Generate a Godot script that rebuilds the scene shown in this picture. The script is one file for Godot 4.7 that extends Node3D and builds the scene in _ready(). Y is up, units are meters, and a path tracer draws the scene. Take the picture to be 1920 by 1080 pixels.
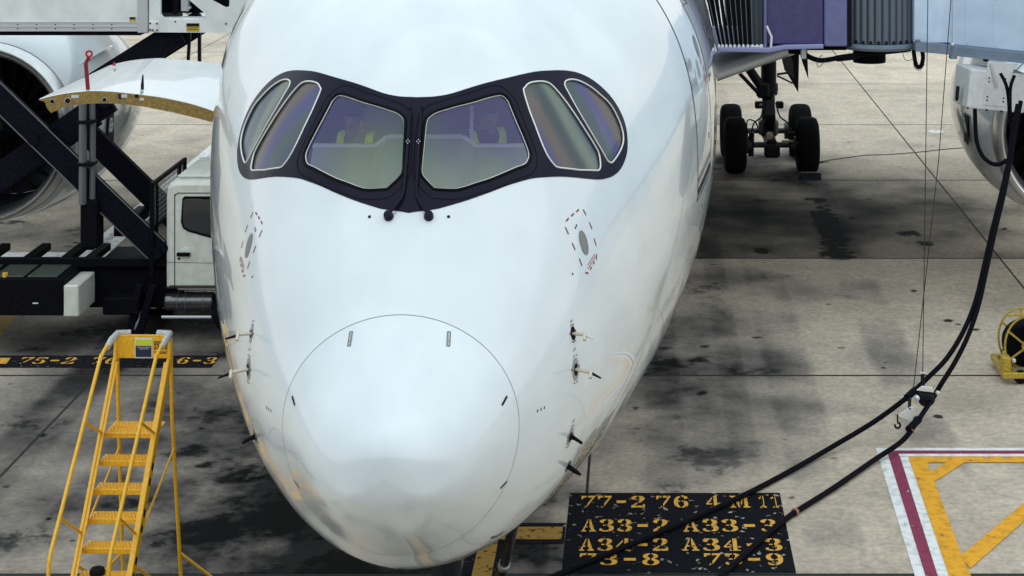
extends Node3D
# A wide-body airliner parked nose-in on a concrete apron, seen from the terminal.
# Depths d are metres in front of the camera along -Z; world z = -d.

const F := 3500.0
const H := 9.2
const XC := -1.985
const Z0 := 14.506
const YT := 4.009

var org := {}
var used := {}
var M := {}
var rng := RandomNumberGenerator.new()


# ---------------------------------------------------------------- mesh builder
class MB:
	var v := PackedVector3Array()
	var n := PackedVector3Array()
	var c := PackedColorArray()
	var uv := PackedVector2Array()
	var uvm := 0.0
	var col := Color.WHITE
	var tint := false

	func put(p: Vector3, q: Vector3):
		v.append(p)
		n.append(q)
		if tint:
			c.append(col)
		if uvm > 0.0:
			uv.append(Vector2((p.x + 12.0) / uvm + 0.5, (-p.z - 45.0) / uvm + 0.5))

	func tri(a: Vector3, b: Vector3, d: Vector3, na: Vector3, nb: Vector3, nd: Vector3):
		if (b - a).cross(d - a).dot(na + nb + nd) > 0.0:
			put(a, na); put(d, nd); put(b, nb)
		else:
			put(a, na); put(b, nb); put(d, nd)

	func quad(a: Vector3, b: Vector3, d: Vector3, e: Vector3, nn: Vector3):
		tri(a, b, d, nn, nn, nn)
		tri(a, d, e, nn, nn, nn)

	func box(ctr: Vector3, size: Vector3, bs := Basis(), bev := 0.0):
		var h := size * 0.5
		bev = minf(bev, minf(h.x, minf(h.y, h.z)) * 0.9)
		for ax in 3:
			for s in [-1.0, 1.0]:
				var nn := Vector3.ZERO
				nn[ax] = s
				var u := (ax + 1) % 3
				var w := (ax + 2) % 3
				var q := []
				for k in [[-1, -1], [1, -1], [1, 1], [-1, 1]]:
					var p := Vector3.ZERO
					p[ax] = s * h[ax]
					p[u] = k[0] * (h[u] - bev)
					p[w] = k[1] * (h[w] - bev)
					q.append(ctr + bs * p)
				quad(q[0], q[1], q[2], q[3], bs * nn)
		if bev <= 0.0:
			return
		for ax in 3:
			var u := (ax + 1) % 3
			var w := (ax + 2) % 3
			for su in [-1.0, 1.0]:
				for sw in [-1.0, 1.0]:
					var q := []
					for k in [[-1, 0], [1, 0], [1, 1], [-1, 1]]:
						var p := Vector3.ZERO
						p[ax] = k[0] * (h[ax] - bev)
						p[u] = su * (h[u] - (bev if k[1] == 1 else 0.0))
						p[w] = sw * (h[w] - (0.0 if k[1] == 1 else bev))
						q.append(ctr + bs * p)
					var nn := Vector3.ZERO
					nn[u] = su
					nn[w] = sw
					quad(q[0], q[1], q[2], q[3], (bs * nn).normalized())
		for sx in [-1.0, 1.0]:
			for sy in [-1.0, 1.0]:
				for sz in [-1.0, 1.0]:
					var a := Vector3(sx * h.x, sy * (h.y - bev), sz * (h.z - bev))
					var b := Vector3(sx * (h.x - bev), sy * h.y, sz * (h.z - bev))
					var d := Vector3(sx * (h.x - bev), sy * (h.y - bev), sz * h.z)
					var nn := (bs * Vector3(sx, sy, sz)).normalized()
					tri(ctr + bs * a, ctr + bs * b, ctr + bs * d, nn, nn, nn)

	func bar(a: Vector3, b: Vector3, w: float, h: float, up := Vector3.UP, bev := 0.0):
		# w across, h along up
		var z := (b - a).normalized()
		if absf(z.dot(up)) > 0.98:
			up = Vector3.RIGHT
		var x := up.cross(z).normalized()
		var y := z.cross(x)
		box((a + b) * 0.5, Vector3(w, h, a.distance_to(b)), Basis(x, y, z), bev)

	func grid(rows: Array, closed: bool, mids = null, hint := Vector3.UP):
		var R := rows.size()
		var C: int = rows[0].size()
		var nr := []
		for i in R:
			var ln := PackedVector3Array()
			for j in C:
				var j0 := (j - 1 + C) % C if closed else maxi(j - 1, 0)
				var j1 := (j + 1) % C if closed else mini(j + 1, C - 1)
				var du: Vector3 = rows[i][j1] - rows[i][j0]
				var dv: Vector3 = rows[mini(i + 1, R - 1)][j] - rows[maxi(i - 1, 0)][j]
				if du.length() < 1e-6:
					var i2 := 1 if i == 0 else i - 1
					du = rows[i2][j1] - rows[i2][j0]
				var q := du.cross(dv).normalized()
				var ref: Vector3 = hint if mids == null else rows[i][j] - mids[i]
				if mids != null and ref.length() < 1e-5:
					ref = mids[i] - mids[1 if i == 0 else i - 1]
				ln.append(q if q.dot(ref) >= 0.0 else -q)
			nr.append(ln)
		for i in R - 1:
			for j in (C if closed else C - 1):
				var k := (j + 1) % C
				tri(rows[i][j], rows[i][k], rows[i + 1][k], nr[i][j], nr[i][k], nr[i + 1][k])
				tri(rows[i][j], rows[i + 1][k], rows[i + 1][j], nr[i][j], nr[i + 1][k], nr[i + 1][j])

	func tube(path: Array, rad, sides := 8, caps := true, squash := 1.0):
		var rows := []
		var side := Vector3.ZERO
		for i in path.size():
			var tg: Vector3 = (path[mini(i + 1, path.size() - 1)] - path[maxi(i - 1, 0)]).normalized()
			if side == Vector3.ZERO:
				side = tg.cross(Vector3.UP if absf(tg.y) < 0.9 else Vector3.RIGHT).normalized()
			side = (side - tg * side.dot(tg)).normalized()
			var up := side.cross(tg)
			var r: float = rad[i] if rad is Array else rad
			var ln := PackedVector3Array()
			for k in sides:
				var w := TAU * k / sides
				ln.append(path[i] + side * cos(w) * r + up * sin(w) * r * squash)
			rows.append(ln)
		grid(rows, true, path)
		if caps:
			for e in [0, path.size() - 1]:
				var nn: Vector3 = (path[e] - path[1 if e == 0 else e - 1]).normalized()
				for k in sides:
					tri(path[e], rows[e][k], rows[e][(k + 1) % sides], nn, nn, nn)

	func lathe(o: Vector3, axis: Vector3, prof: Array, segs := 32, sharp := 38.0, a0 := 0.0, a1 := TAU):
		# prof: Vector2(radius, distance along the axis), outside on the left going up
		axis = axis.normalized()
		var x := axis.cross(Vector3.UP if absf(axis.y) < 0.9 else Vector3.RIGHT).normalized()
		var y := axis.cross(x)
		var sn := []
		for i in prof.size() - 1:
			var e: Vector2 = prof[i + 1] - prof[i]
			sn.append(Vector2(e.y, -e.x).normalized())
		for i in prof.size() - 1:
			var n0: Vector2 = sn[i]
			var n1: Vector2 = sn[i]
			if i > 0 and absf(sn[i].angle_to(sn[i - 1])) < deg_to_rad(sharp):
				n0 = (sn[i] + sn[i - 1]).normalized()
			if i < sn.size() - 1 and absf(sn[i].angle_to(sn[i + 1])) < deg_to_rad(sharp):
				n1 = (sn[i] + sn[i + 1]).normalized()
			for k in segs:
				var w0 := a0 + (a1 - a0) * k / segs
				var w1 := a0 + (a1 - a0) * (k + 1) / segs
				var r0 := x * cos(w0) + y * sin(w0)
				var r1 := x * cos(w1) + y * sin(w1)
				var p: Vector2 = prof[i]
				var q: Vector2 = prof[i + 1]
				var a := o + r0 * p.x + axis * p.y
				var b := o + r1 * p.x + axis * p.y
				var c2 := o + r1 * q.x + axis * q.y
				var d := o + r0 * q.x + axis * q.y
				if q.x > 1e-5:
					tri(a, c2, d, r0 * n0.x + axis * n0.y, r1 * n1.x + axis * n1.y, r0 * n1.x + axis * n1.y)
				if p.x > 1e-5:
					tri(a, b, c2, r0 * n0.x + axis * n0.y, r1 * n0.x + axis * n0.y, r1 * n1.x + axis * n1.y)

	func prism(poly: PackedVector2Array, xf: Transform3D, d0: float, d1: float, bev := 0.0):
		var N := poly.size()
		var ccw := not Geometry2D.is_polygon_clockwise(poly)
		var small := PackedVector2Array()
		for k in N:
			var e0 := (poly[k] - poly[(k - 1 + N) % N]).normalized()
			var e1 := (poly[(k + 1) % N] - poly[k]).normalized()
			var m0 := Vector2(-e0.y, e0.x) if ccw else Vector2(e0.y, -e0.x)
			var m1 := Vector2(-e1.y, e1.x) if ccw else Vector2(e1.y, -e1.x)
			var q := (m0 + m1)
			small.append(poly[k] + q * (bev / maxf(0.4, 0.5 * q.length_squared())))
		var idx := Geometry2D.triangulate_polygon(small)
		var sg := signf(d1 - d0)
		for e in [[d0, -1.0], [d1, 1.0]]:
			var nn: Vector3 = (xf.basis.z * e[1] * sg).normalized()
			for k in range(0, idx.size(), 3):
				tri(xf * Vector3(small[idx[k]].x, small[idx[k]].y, e[0]), xf * Vector3(small[idx[k + 1]].x, small[idx[k + 1]].y, e[0]), xf * Vector3(small[idx[k + 2]].x, small[idx[k + 2]].y, e[0]), nn, nn, nn)
		var i0 := d0 + bev * sg
		var i1 := d1 - bev * sg
		for k in N:
			var j := (k + 1) % N
			var a := poly[k]
			var b := poly[j]
			var e2 := b - a
			var o2 := Vector2(e2.y, -e2.x) if ccw else Vector2(-e2.y, e2.x)
			o2 = o2.normalized()
			var nn := (xf.basis * Vector3(o2.x, o2.y, 0)).normalized()
			quad(xf * Vector3(a.x, a.y, i0), xf * Vector3(b.x, b.y, i0), xf * Vector3(b.x, b.y, i1), xf * Vector3(a.x, a.y, i1), nn)
			if bev > 0.0:
				for e in [[d0, i0, -1.0], [d1, i1, 1.0]]:
					var n3: Vector3 = (nn + xf.basis.z * e[2] * sg).normalized()
					quad(xf * Vector3(small[k].x, small[k].y, e[0]), xf * Vector3(small[j].x, small[j].y, e[0]), xf * Vector3(b.x, b.y, e[1]), xf * Vector3(a.x, a.y, e[1]), n3)

	func sheet(poly: PackedVector2Array, y: float):
		# flat on the ground: poly is (x, depth)
		var idx := Geometry2D.triangulate_polygon(poly)
		for k in range(0, idx.size(), 3):
			var p := []
			for q in 3:
				p.append(Vector3(poly[idx[k + q]].x, y, -poly[idx[k + q]].y))
			tri(p[0], p[1], p[2], Vector3.UP, Vector3.UP, Vector3.UP)

	func text(s: String, o: Vector3, right: Vector3, up: Vector3, font: Font, flip := false):
		# the string's box filled from o by right and up
		var tm := TextMesh.new()
		tm.text = s
		tm.font = font
		tm.font_size = 64
		tm.pixel_size = 0.01
		tm.depth = 0.0
		var ar := tm.get_mesh_arrays()
		var ps: PackedVector3Array = ar[Mesh.ARRAY_VERTEX]
		var ix = ar[Mesh.ARRAY_INDEX]
		var lo := Vector3(1e9, 1e9, 0)
		var hi := Vector3(-1e9, -1e9, 0)
		for p in ps:
			lo = lo.min(p)
			hi = hi.max(p)
		var nn := right.cross(up).normalized()
		var pts := []
		for p in ps:
			pts.append(o + right * ((p.x - lo.x) / (hi.x - lo.x)) + up * ((p.y - lo.y) / (hi.y - lo.y)))
		if ix == null or ix.size() == 0:
			for k in range(0, pts.size() - 2, 3):
				tri(pts[k], pts[k + 1], pts[k + 2], nn, nn, nn)
		else:
			for k in range(0, ix.size() - 2, 3):
				tri(pts[ix[k]], pts[ix[k + 1]], pts[ix[k + 2]], nn, nn, nn)


# ---------------------------------------------------------------- scene helpers
func mb() -> MB:
	return MB.new()


func numbered(s: String) -> String:
	used[s] = used.get(s, -1) + 1
	return s if used[s] == 0 else "%s_%03d" % [s, used[s]]


func tag(o: Node, label := "", category := "", group := "", kind := ""):
	if label: o.set_meta("label", label)
	if category: o.set_meta("category", category)
	if group: o.set_meta("group", group)
	if kind: o.set_meta("kind", kind)


func thing(called: String, at: Vector3, label: String, category: String, group := "") -> Node3D:
	var o := Node3D.new()
	o.name = numbered(called)
	add_child(o)
	o.position = at
	org[o] = at
	tag(o, label, category, group)
	return o


const WHOLE := ["body", "hair", "safety_vest", "tread_teeth", "guard_mesh", "emblem", "radome", "fuselage", "cockpit_mask", "instrument_hood", "flight_deck_lining", "window_pane", "window_reveal", "hook", "block_body"]


func part(m: MB, called: String, mat: Material, parent: Node3D = null, label := "") -> MeshInstance3D:
	# commits a builder that holds world positions as named meshes under parent, one for each piece that stands apart
	if called in WHOLE or m.v.size() > 60000 or not parent:
		return commit(m, called, mat, parent, label)
	var own := pieces(m)
	if own.size() < 2:
		return commit(m, called, mat, parent, label)
	var first: MeshInstance3D = null
	for list in own:
		var k := mb()
		for i in list:
			for j in range(i, i + 3):
				k.v.append(m.v[j])
				k.n.append(m.n[j])
				if m.c.size():
					k.c.append(m.c[j])
				if m.uv.size():
					k.uv.append(m.uv[j])
		var o := commit(k, called, mat, parent, label)
		if first == null:
			first = o
	return first


func root_of(up: PackedInt32Array, i: int) -> int:
	while up[i] != i:
		up[i] = up[up[i]]
		i = up[i]
	return i


func pieces(m: MB) -> Array:
	# triangles grouped into pieces: joined where they share corners, then where their boxes touch
	var at := {}
	var up := PackedInt32Array()
	var cs := PackedInt32Array()
	for p in m.v:
		var key := Vector3i((p * 2000.0).round())
		var id: int = at.get(key, -1)
		if id < 0:
			id = up.size()
			at[key] = id
			up.append(id)
		cs.append(id)
	for i in range(0, cs.size(), 3):
		var r := root_of(up, cs[i])
		for j in [1, 2]:
			var q := root_of(up, cs[i + j])
			if q != r:
				up[q] = r
	var boxes := {}
	var lists := {}
	for i in range(0, cs.size(), 3):
		var r := root_of(up, cs[i])
		if not boxes.has(r):
			boxes[r] = AABB(m.v[i], Vector3.ZERO)
			lists[r] = PackedInt32Array()
		boxes[r] = boxes[r].expand(m.v[i]).expand(m.v[i + 1]).expand(m.v[i + 2])
		lists[r].append(i)
	var keys := boxes.keys()
	if keys.size() < 2 or keys.size() > 400:
		return [0]
	var par := {}
	for k in keys:
		par[k] = k
	for x in keys.size():
		for y in range(x + 1, keys.size()):
			if (boxes[keys[x]] as AABB).grow(0.004).intersects(boxes[keys[y]]):
				var u = keys[x]
				while par[u] != u:
					u = par[u]
				var w = keys[y]
				while par[w] != w:
					w = par[w]
				par[w] = u
	var out := {}
	for k in keys:
		var u = k
		while par[u] != u:
			u = par[u]
		if not out.has(u):
			out[u] = PackedInt32Array()
		out[u].append_array(lists[k])
	return out.values()


func commit(m: MB, called: String, mat: Material, parent: Node3D = null, label := "") -> MeshInstance3D:
	var base: Vector3 = org[parent] if parent else Vector3.ZERO
	var vs := m.v
	if base != Vector3.ZERO:
		for i in vs.size():
			vs[i] -= base
	var ar := []
	ar.resize(Mesh.ARRAY_MAX)
	ar[Mesh.ARRAY_VERTEX] = vs
	ar[Mesh.ARRAY_NORMAL] = m.n
	if m.c.size() == vs.size():
		ar[Mesh.ARRAY_COLOR] = m.c
	if m.uv.size() == vs.size():
		ar[Mesh.ARRAY_TEX_UV] = m.uv
	var am := ArrayMesh.new()
	am.add_surface_from_arrays(Mesh.PRIMITIVE_TRIANGLES, ar)
	am.surface_set_material(0, mat)
	var o := MeshInstance3D.new()
	o.mesh = am
	if parent:
		o.name = called
		parent.add_child(o, true)
	else:
		o.name = numbered(called)
		add_child(o)
	org[o] = base
	if label: o.set_meta("label", label)
	return o


func P(x: float, y: float, d: float) -> Vector3:
	# the point at depth d that measures (x, y) on the photograph's 1920 x 1080 grid
	return Vector3((x - 1200.0) * d / F, H - (y + 354.0) * d / F, -d)


func G(x: float, y: float) -> Vector2:
	# the ground point (x, depth) under a measured pixel
	var d := F * H / (y + 354.0)
	return Vector2((x - 1200.0) * d / F, d)


func GP(list: Array) -> PackedVector2Array:
	var o := PackedVector2Array()
	for q in list:
		o.append(G(q[0], q[1]))
	return o


func curve(pts: Array, sub := 6, closed := false) -> Array:
	var o := []
	var N := pts.size()
	for i in (N if closed else N - 1):
		var a = pts[(i - 1 + N) % N] if closed else pts[maxi(i - 1, 0)]
		var b = pts[i]
		var c = pts[(i + 1) % N]
		var d = pts[(i + 2) % N] if closed else pts[mini(i + 2, N - 1)]
		for k in sub:
			o.append(b.cubic_interpolate(c, a, d, float(k) / sub))
	if not closed:
		o.append(pts[N - 1])
	return o


func pairs(a: Array) -> Array:
	var o := []
	for i in range(0, a.size(), 2):
		o.append(Vector2(a[i], a[i + 1]))
	return o


func fn(seed_: int, freq: float, oct := 4, type := FastNoiseLite.TYPE_SIMPLEX_SMOOTH) -> FastNoiseLite:
	var f := FastNoiseLite.new()
	f.seed = seed_
	f.frequency = freq
	f.noise_type = type
	f.fractal_octaves = oct
	return f


func ntex(seed_: int, freq: float, lo: Color, hi: Color, oct := 4, size := 512, mid := 0.5) -> NoiseTexture2D:
	var t := NoiseTexture2D.new()
	t.width = size
	t.height = size
	t.seamless = true
	t.noise = fn(seed_, freq, oct)
	var g := Gradient.new()
	g.set_color(0, lo)
	g.set_color(1, hi)
	g.set_offset(0, maxf(0.0, mid - 0.35))
	g.set_offset(1, minf(1.0, mid + 0.3))
	t.color_ramp = g
	return t


func mat(called: String, lin: Color, rough := 0.5, metal := 0.0, tex: Texture2D = null, scale := 1.0) -> StandardMaterial3D:
	var m := StandardMaterial3D.new()
	m.resource_name = called
	m.albedo_color = lin.linear_to_srgb()
	m.roughness = rough
	m.metallic = metal
	if tex:
		m.albedo_texture = tex
		m.uv1_triplanar = true
		m.uv1_world_triplanar = true
		m.uv1_scale = Vector3.ONE * scale
	M[called] = m
	return m


# ---------------------------------------------------------------- fuselage surface
var KS := []
var KT := [0.0, .08, .3, .95, 1.5, 2.1, 2.8, 3.8, 5.2, 7.0, 9.0, 12.0, 50.0]
var KW := [0.0, 0.301, 0.556, 0.959, 1.293, 1.596, 1.865, 2.194, 2.549, 2.84, 2.956, 3.05, 3.05]
var KU := [0.0, 0.271, 0.441, 0.972, 1.706, 2.605, 3.282, 3.686, 4.144, 4.193, 4.194, 4.241, 4.241]
var KL := [0.0, -0.271, -0.515, -0.965, -1.31, -1.49, -1.60, -1.65, -1.66, -1.67, -1.68, -1.69, -1.72]
var KM := [0.0, -0.13, -0.06, 0.101, 0.213, 0.318, 0.485, 0.857, 1.38, 1.62, 1.50, 1.42, 1.35]
var KSL := []


func slopes(v: Array) -> Array:
	var N := v.size()
	var d := []
	for i in N - 1:
		d.append((v[i + 1] - v[i]) / (KS[i + 1] - KS[i]))
	var m := []
	m.resize(N)
	m[0] = d[0]
	m[N - 1] = d[N - 2]
	for i in range(1, N - 1):
		if d[i - 1] * d[i] <= 0.0:
			m[i] = 0.0
		else:
			var a: float = KS[i] - KS[i - 1]
			var b: float = KS[i + 1] - KS[i]
			m[i] = (3.0 * b + 3.0 * a) / ((2.0 * b + a) / d[i - 1] + (b + 2.0 * a) / d[i])
	return m


func prep_surface():
	for t in KT:
		KS.append(sqrt(t))
	for v in [KW, KU, KL, KM]:
		KSL.append(slopes(v))


var sec_cache := {}
func section(t: float) -> Array:
	if sec_cache.has(t):
		return sec_cache[t]
	var s := sqrt(maxf(t, 0.0))
	var i := 0
	while i < KS.size() - 2 and s > KS[i + 1]:
		i += 1
	var h: float = KS[i + 1] - KS[i]
	var u: float = (s - KS[i]) / h
	var o := []
	for k in 4:
		var v: Array = [KW, KU, KL, KM][k]
		var m: Array = KSL[k]
		o.append(v[i] * (1 + 2 * u) * (1 - u) * (1 - u) + v[i + 1] * u * u * (3 - 2 * u) + m[i] * h * u * (1 - u) * (1 - u) + m[i + 1] * h * u * u * (u - 1))
	o.append(1.987 + (2.35 - 1.987) * clampf((t - 2.5) / 2.5, 0, 1))
	if t > 34.0:   # tail cone
		var k := clampf((t - 34.0) / 20.0, 0, 1)
		o[0] *= 1.0 - 0.9 * k * k
		o[2] = lerpf(o[2], o[1] - 0.6, k * k)
		o[3] = lerpf(o[3], o[1] - 0.3, k * k)
	if sec_cache.size() < 4000:
		sec_cache[t] = o
	return o


func S(t: float, a: float) -> Vector3:
	var o := section(t)
	var ca := cos(a)
	var sa := sin(a)
	var e: float = 2.0 / o[4]
	var hh: float = o[1] - o[3] if ca > 0 else o[3] - o[2]
	return Vector3(XC + o[0] * signf(sa) * pow(absf(sa), e), YT + o[3] + hh * signf(ca) * pow(absf(ca), e), -(Z0 + t))


func SN(t: float, a: float) -> Vector3:
	var t2 := maxf(t, 0.004)
	var et := minf(0.01, t2 * 0.4)
	var dt := S(t2 + et, a) - S(t2 - et, a)
	var da := S(t2, a + 0.01) - S(t2, a - 0.01)
	var q := da.cross(dt).normalized()
	var o := S(t2, a) - Vector3(XC, YT + section(t2)[3], -(Z0 + t2 + 0.6))
	return q if q.dot(o) > 0 else -q


func on_skin(q: Vector2, off := 0.0) -> Vector3:
	var p := S(q.x, q.y)
	return p if off == 0.0 else p + SN(q.x, q.y) * off


func near(t: float, a: float, u: float, w: float) -> Vector2:
	# the surface coordinates u metres sideways (screen right) and w metres up from (t, a)
	var n := SN(t, a)
	var q := Vector2(t, a)
	var up := (Vector3.UP - n * n.y)
	if up.length() < 0.15:
		up = Vector3.FORWARD - n * n.dot(Vector3.FORWARD)
	up = up.normalized()
	var rt := up.cross(n).normalized()
	var want := S(t, a) + rt * u + up * w
	for it in 6:
		var p := S(q.x, q.y)
		var dt := (S(q.x + 0.004, q.y) - p) / 0.004
		var da := (S(q.x, q.y + 0.004) - p) / 0.004
		var e := want - p
		var aa := dt.dot(dt)
		var ab := dt.dot(da)
		var bb := da.dot(da)
		var det := aa * bb - ab * ab
		var e1 := e.dot(dt)
		var e2 := e.dot(da)
		q += Vector2((e1 * bb - e2 * ab) / det, (aa * e2 - ab * e1) / det).limit_length(0.06)
		q.x = maxf(q.x, 0.01)
	return q


func skin_poly(m: MB, t: float, a: float, poly: Array, off := 0.003):
	# a small flat print or plate of the given outline (metres, right and up) laid on the skin
	var pts := []
	var nn := []
	for q in poly:
		var s := near(t, a, q.x, q.y)
		var n := SN(s.x, s.y)
		pts.append(S(s.x, s.y) + n * off)
		nn.append(n)
	var idx := Geometry2D.triangulate_polygon(PackedVector2Array(poly))
	for k in range(0, idx.size(), 3):
		m.tri(pts[idx[k]], pts[idx[k + 1]], pts[idx[k + 2]], nn[idx[k]], nn[idx[k + 1]], nn[idx[k + 2]])


func rect(u: float, w: float, lu: float, lw: float, deg := 0.0) -> Array:
	var o := []
	for k in [[-1, -1], [1, -1], [1, 1], [-1, 1]]:
		o.append(Vector2(u, w) + Vector2(k[0] * lu * 0.5, k[1] * lw * 0.5).rotated(deg_to_rad(deg)))
	return o


func oval(u: float, w: float, ru: float, rw: float, deg := 0.0, N := 20) -> Array:
	var o := []
	for k in N:
		o.append(Vector2(u, w) + Vector2(cos(TAU * k / N) * ru, sin(TAU * k / N) * rw).rotated(deg_to_rad(deg)))
	return o


func skin_line(m: MB, pts: Array, width: float, off := 0.003, closed := false):
	var N := pts.size()
	var A := []
	var B := []
	var Q := []
	for i in N:
		var p := on_skin(pts[i])
		var n := SN(pts[i].x, pts[i].y)
		var i0 := (i - 1 + N) % N if closed else maxi(i - 1, 0)
		var i1 := (i + 1) % N if closed else mini(i + 1, N - 1)
		var tg := (on_skin(pts[i1]) - on_skin(pts[i0])).normalized()
		var sd := tg.cross(n).normalized() * width * 0.5
		A.append(p + sd + n * off)
		B.append(p - sd + n * off)
		Q.append(n)
	for i in (N if closed else N - 1):
		var k := (i + 1) % N
		m.tri(A[i], A[k], B[k], Q[i], Q[k], Q[k])
		m.tri(A[i], B[k], B[i], Q[i], Q[k], Q[i])


func skin_patch(m: MB, outline: PackedVector2Array, holes: Array, off: float, dt := 0.06, da := 0.05, tinter = null):
	# part of the skin inside an outline of (t, a), less the holes
	var lo := outline[0]
	var hi := outline[0]
	for q in outline:
		lo = lo.min(q)
		hi = hi.max(q)
	var nt := int(ceil((hi.x - lo.x) / dt))
	var na := int(ceil((hi.y - lo.y) / da))
	for i in nt:
		for j in na:
			var a := lo + Vector2(i * dt, j * da)
			var cell := PackedVector2Array([a, a + Vector2(dt, 0), a + Vector2(dt, da), a + Vector2(0, da)])
			var bits: Array = Geometry2D.intersect_polygons(cell, outline)
			for hl in holes:
				var nb := []
				for b in bits:
					for r in Geometry2D.clip_polygons(b, hl):
						if not Geometry2D.is_polygon_clockwise(r):
							nb.append(r)
				bits = nb
			for b in bits:
				skin_fan(m, b, off, tinter)


func skin_fan(m: MB, b: PackedVector2Array, off: float, tinter = null):
	var idx := Geometry2D.triangulate_polygon(b)
	if idx.size() == 0:
		return
	var ps := []
	var ns := []
	for q in b:
		var n := SN(q.x, q.y)
		ns.append(n)
		ps.append(S(q.x, q.y) + n * off)
	for k in range(0, idx.size(), 3):
		if tinter != null:
			var q: Vector2 = (b[idx[k]] + b[idx[k + 1]] + b[idx[k + 2]]) / 3.0
			m.col = tinter.call(q)
		m.tri(ps[idx[k]], ps[idx[k + 1]], ps[idx[k + 2]], ns[idx[k]], ns[idx[k + 1]], ns[idx[k + 2]])


func skin_shell(m: MB, ts: Array, cols: int, hole: PackedVector2Array):
	var lo := Vector2(1e9, 1e9)
	var hi := Vector2(-1e9, -1e9)
	for q in hole:
		lo = lo.min(q)
		hi = hi.max(q)
	var rows := []
	var nrs := []
	for t in ts:
		var r := PackedVector3Array()
		var nr := PackedVector3Array()
		for j in cols + 1:
			var a := -PI + TAU * j / cols
			r.append(S(t, a))
			nr.append(SN(t, a))
		rows.append(r)
		nrs.append(nr)
	for i in ts.size() - 1:
		for j in cols:
			var a0 := -PI + TAU * j / cols
			var a1 := -PI + TAU * (j + 1) / cols
			if hole.size() > 2 and ts[i + 1] > lo.x and ts[i] < hi.x and a1 > lo.y and a0 < hi.y:
				var cell := PackedVector2Array([Vector2(ts[i], a0), Vector2(ts[i + 1], a0), Vector2(ts[i + 1], a1), Vector2(ts[i], a1)])
				for b in Geometry2D.clip_polygons(cell, hole):
					if not Geometry2D.is_polygon_clockwise(b):
						skin_fan(m, b, 0.0)
				continue
			m.tri(rows[i][j], rows[i][j + 1], rows[i + 1][j + 1], nrs[i][j], nrs[i][j + 1], nrs[i + 1][j + 1])
			m.tri(rows[i][j], rows[i + 1][j + 1], rows[i + 1][j], nrs[i][j], nrs[i + 1][j + 1], nrs[i + 1][j])


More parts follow.
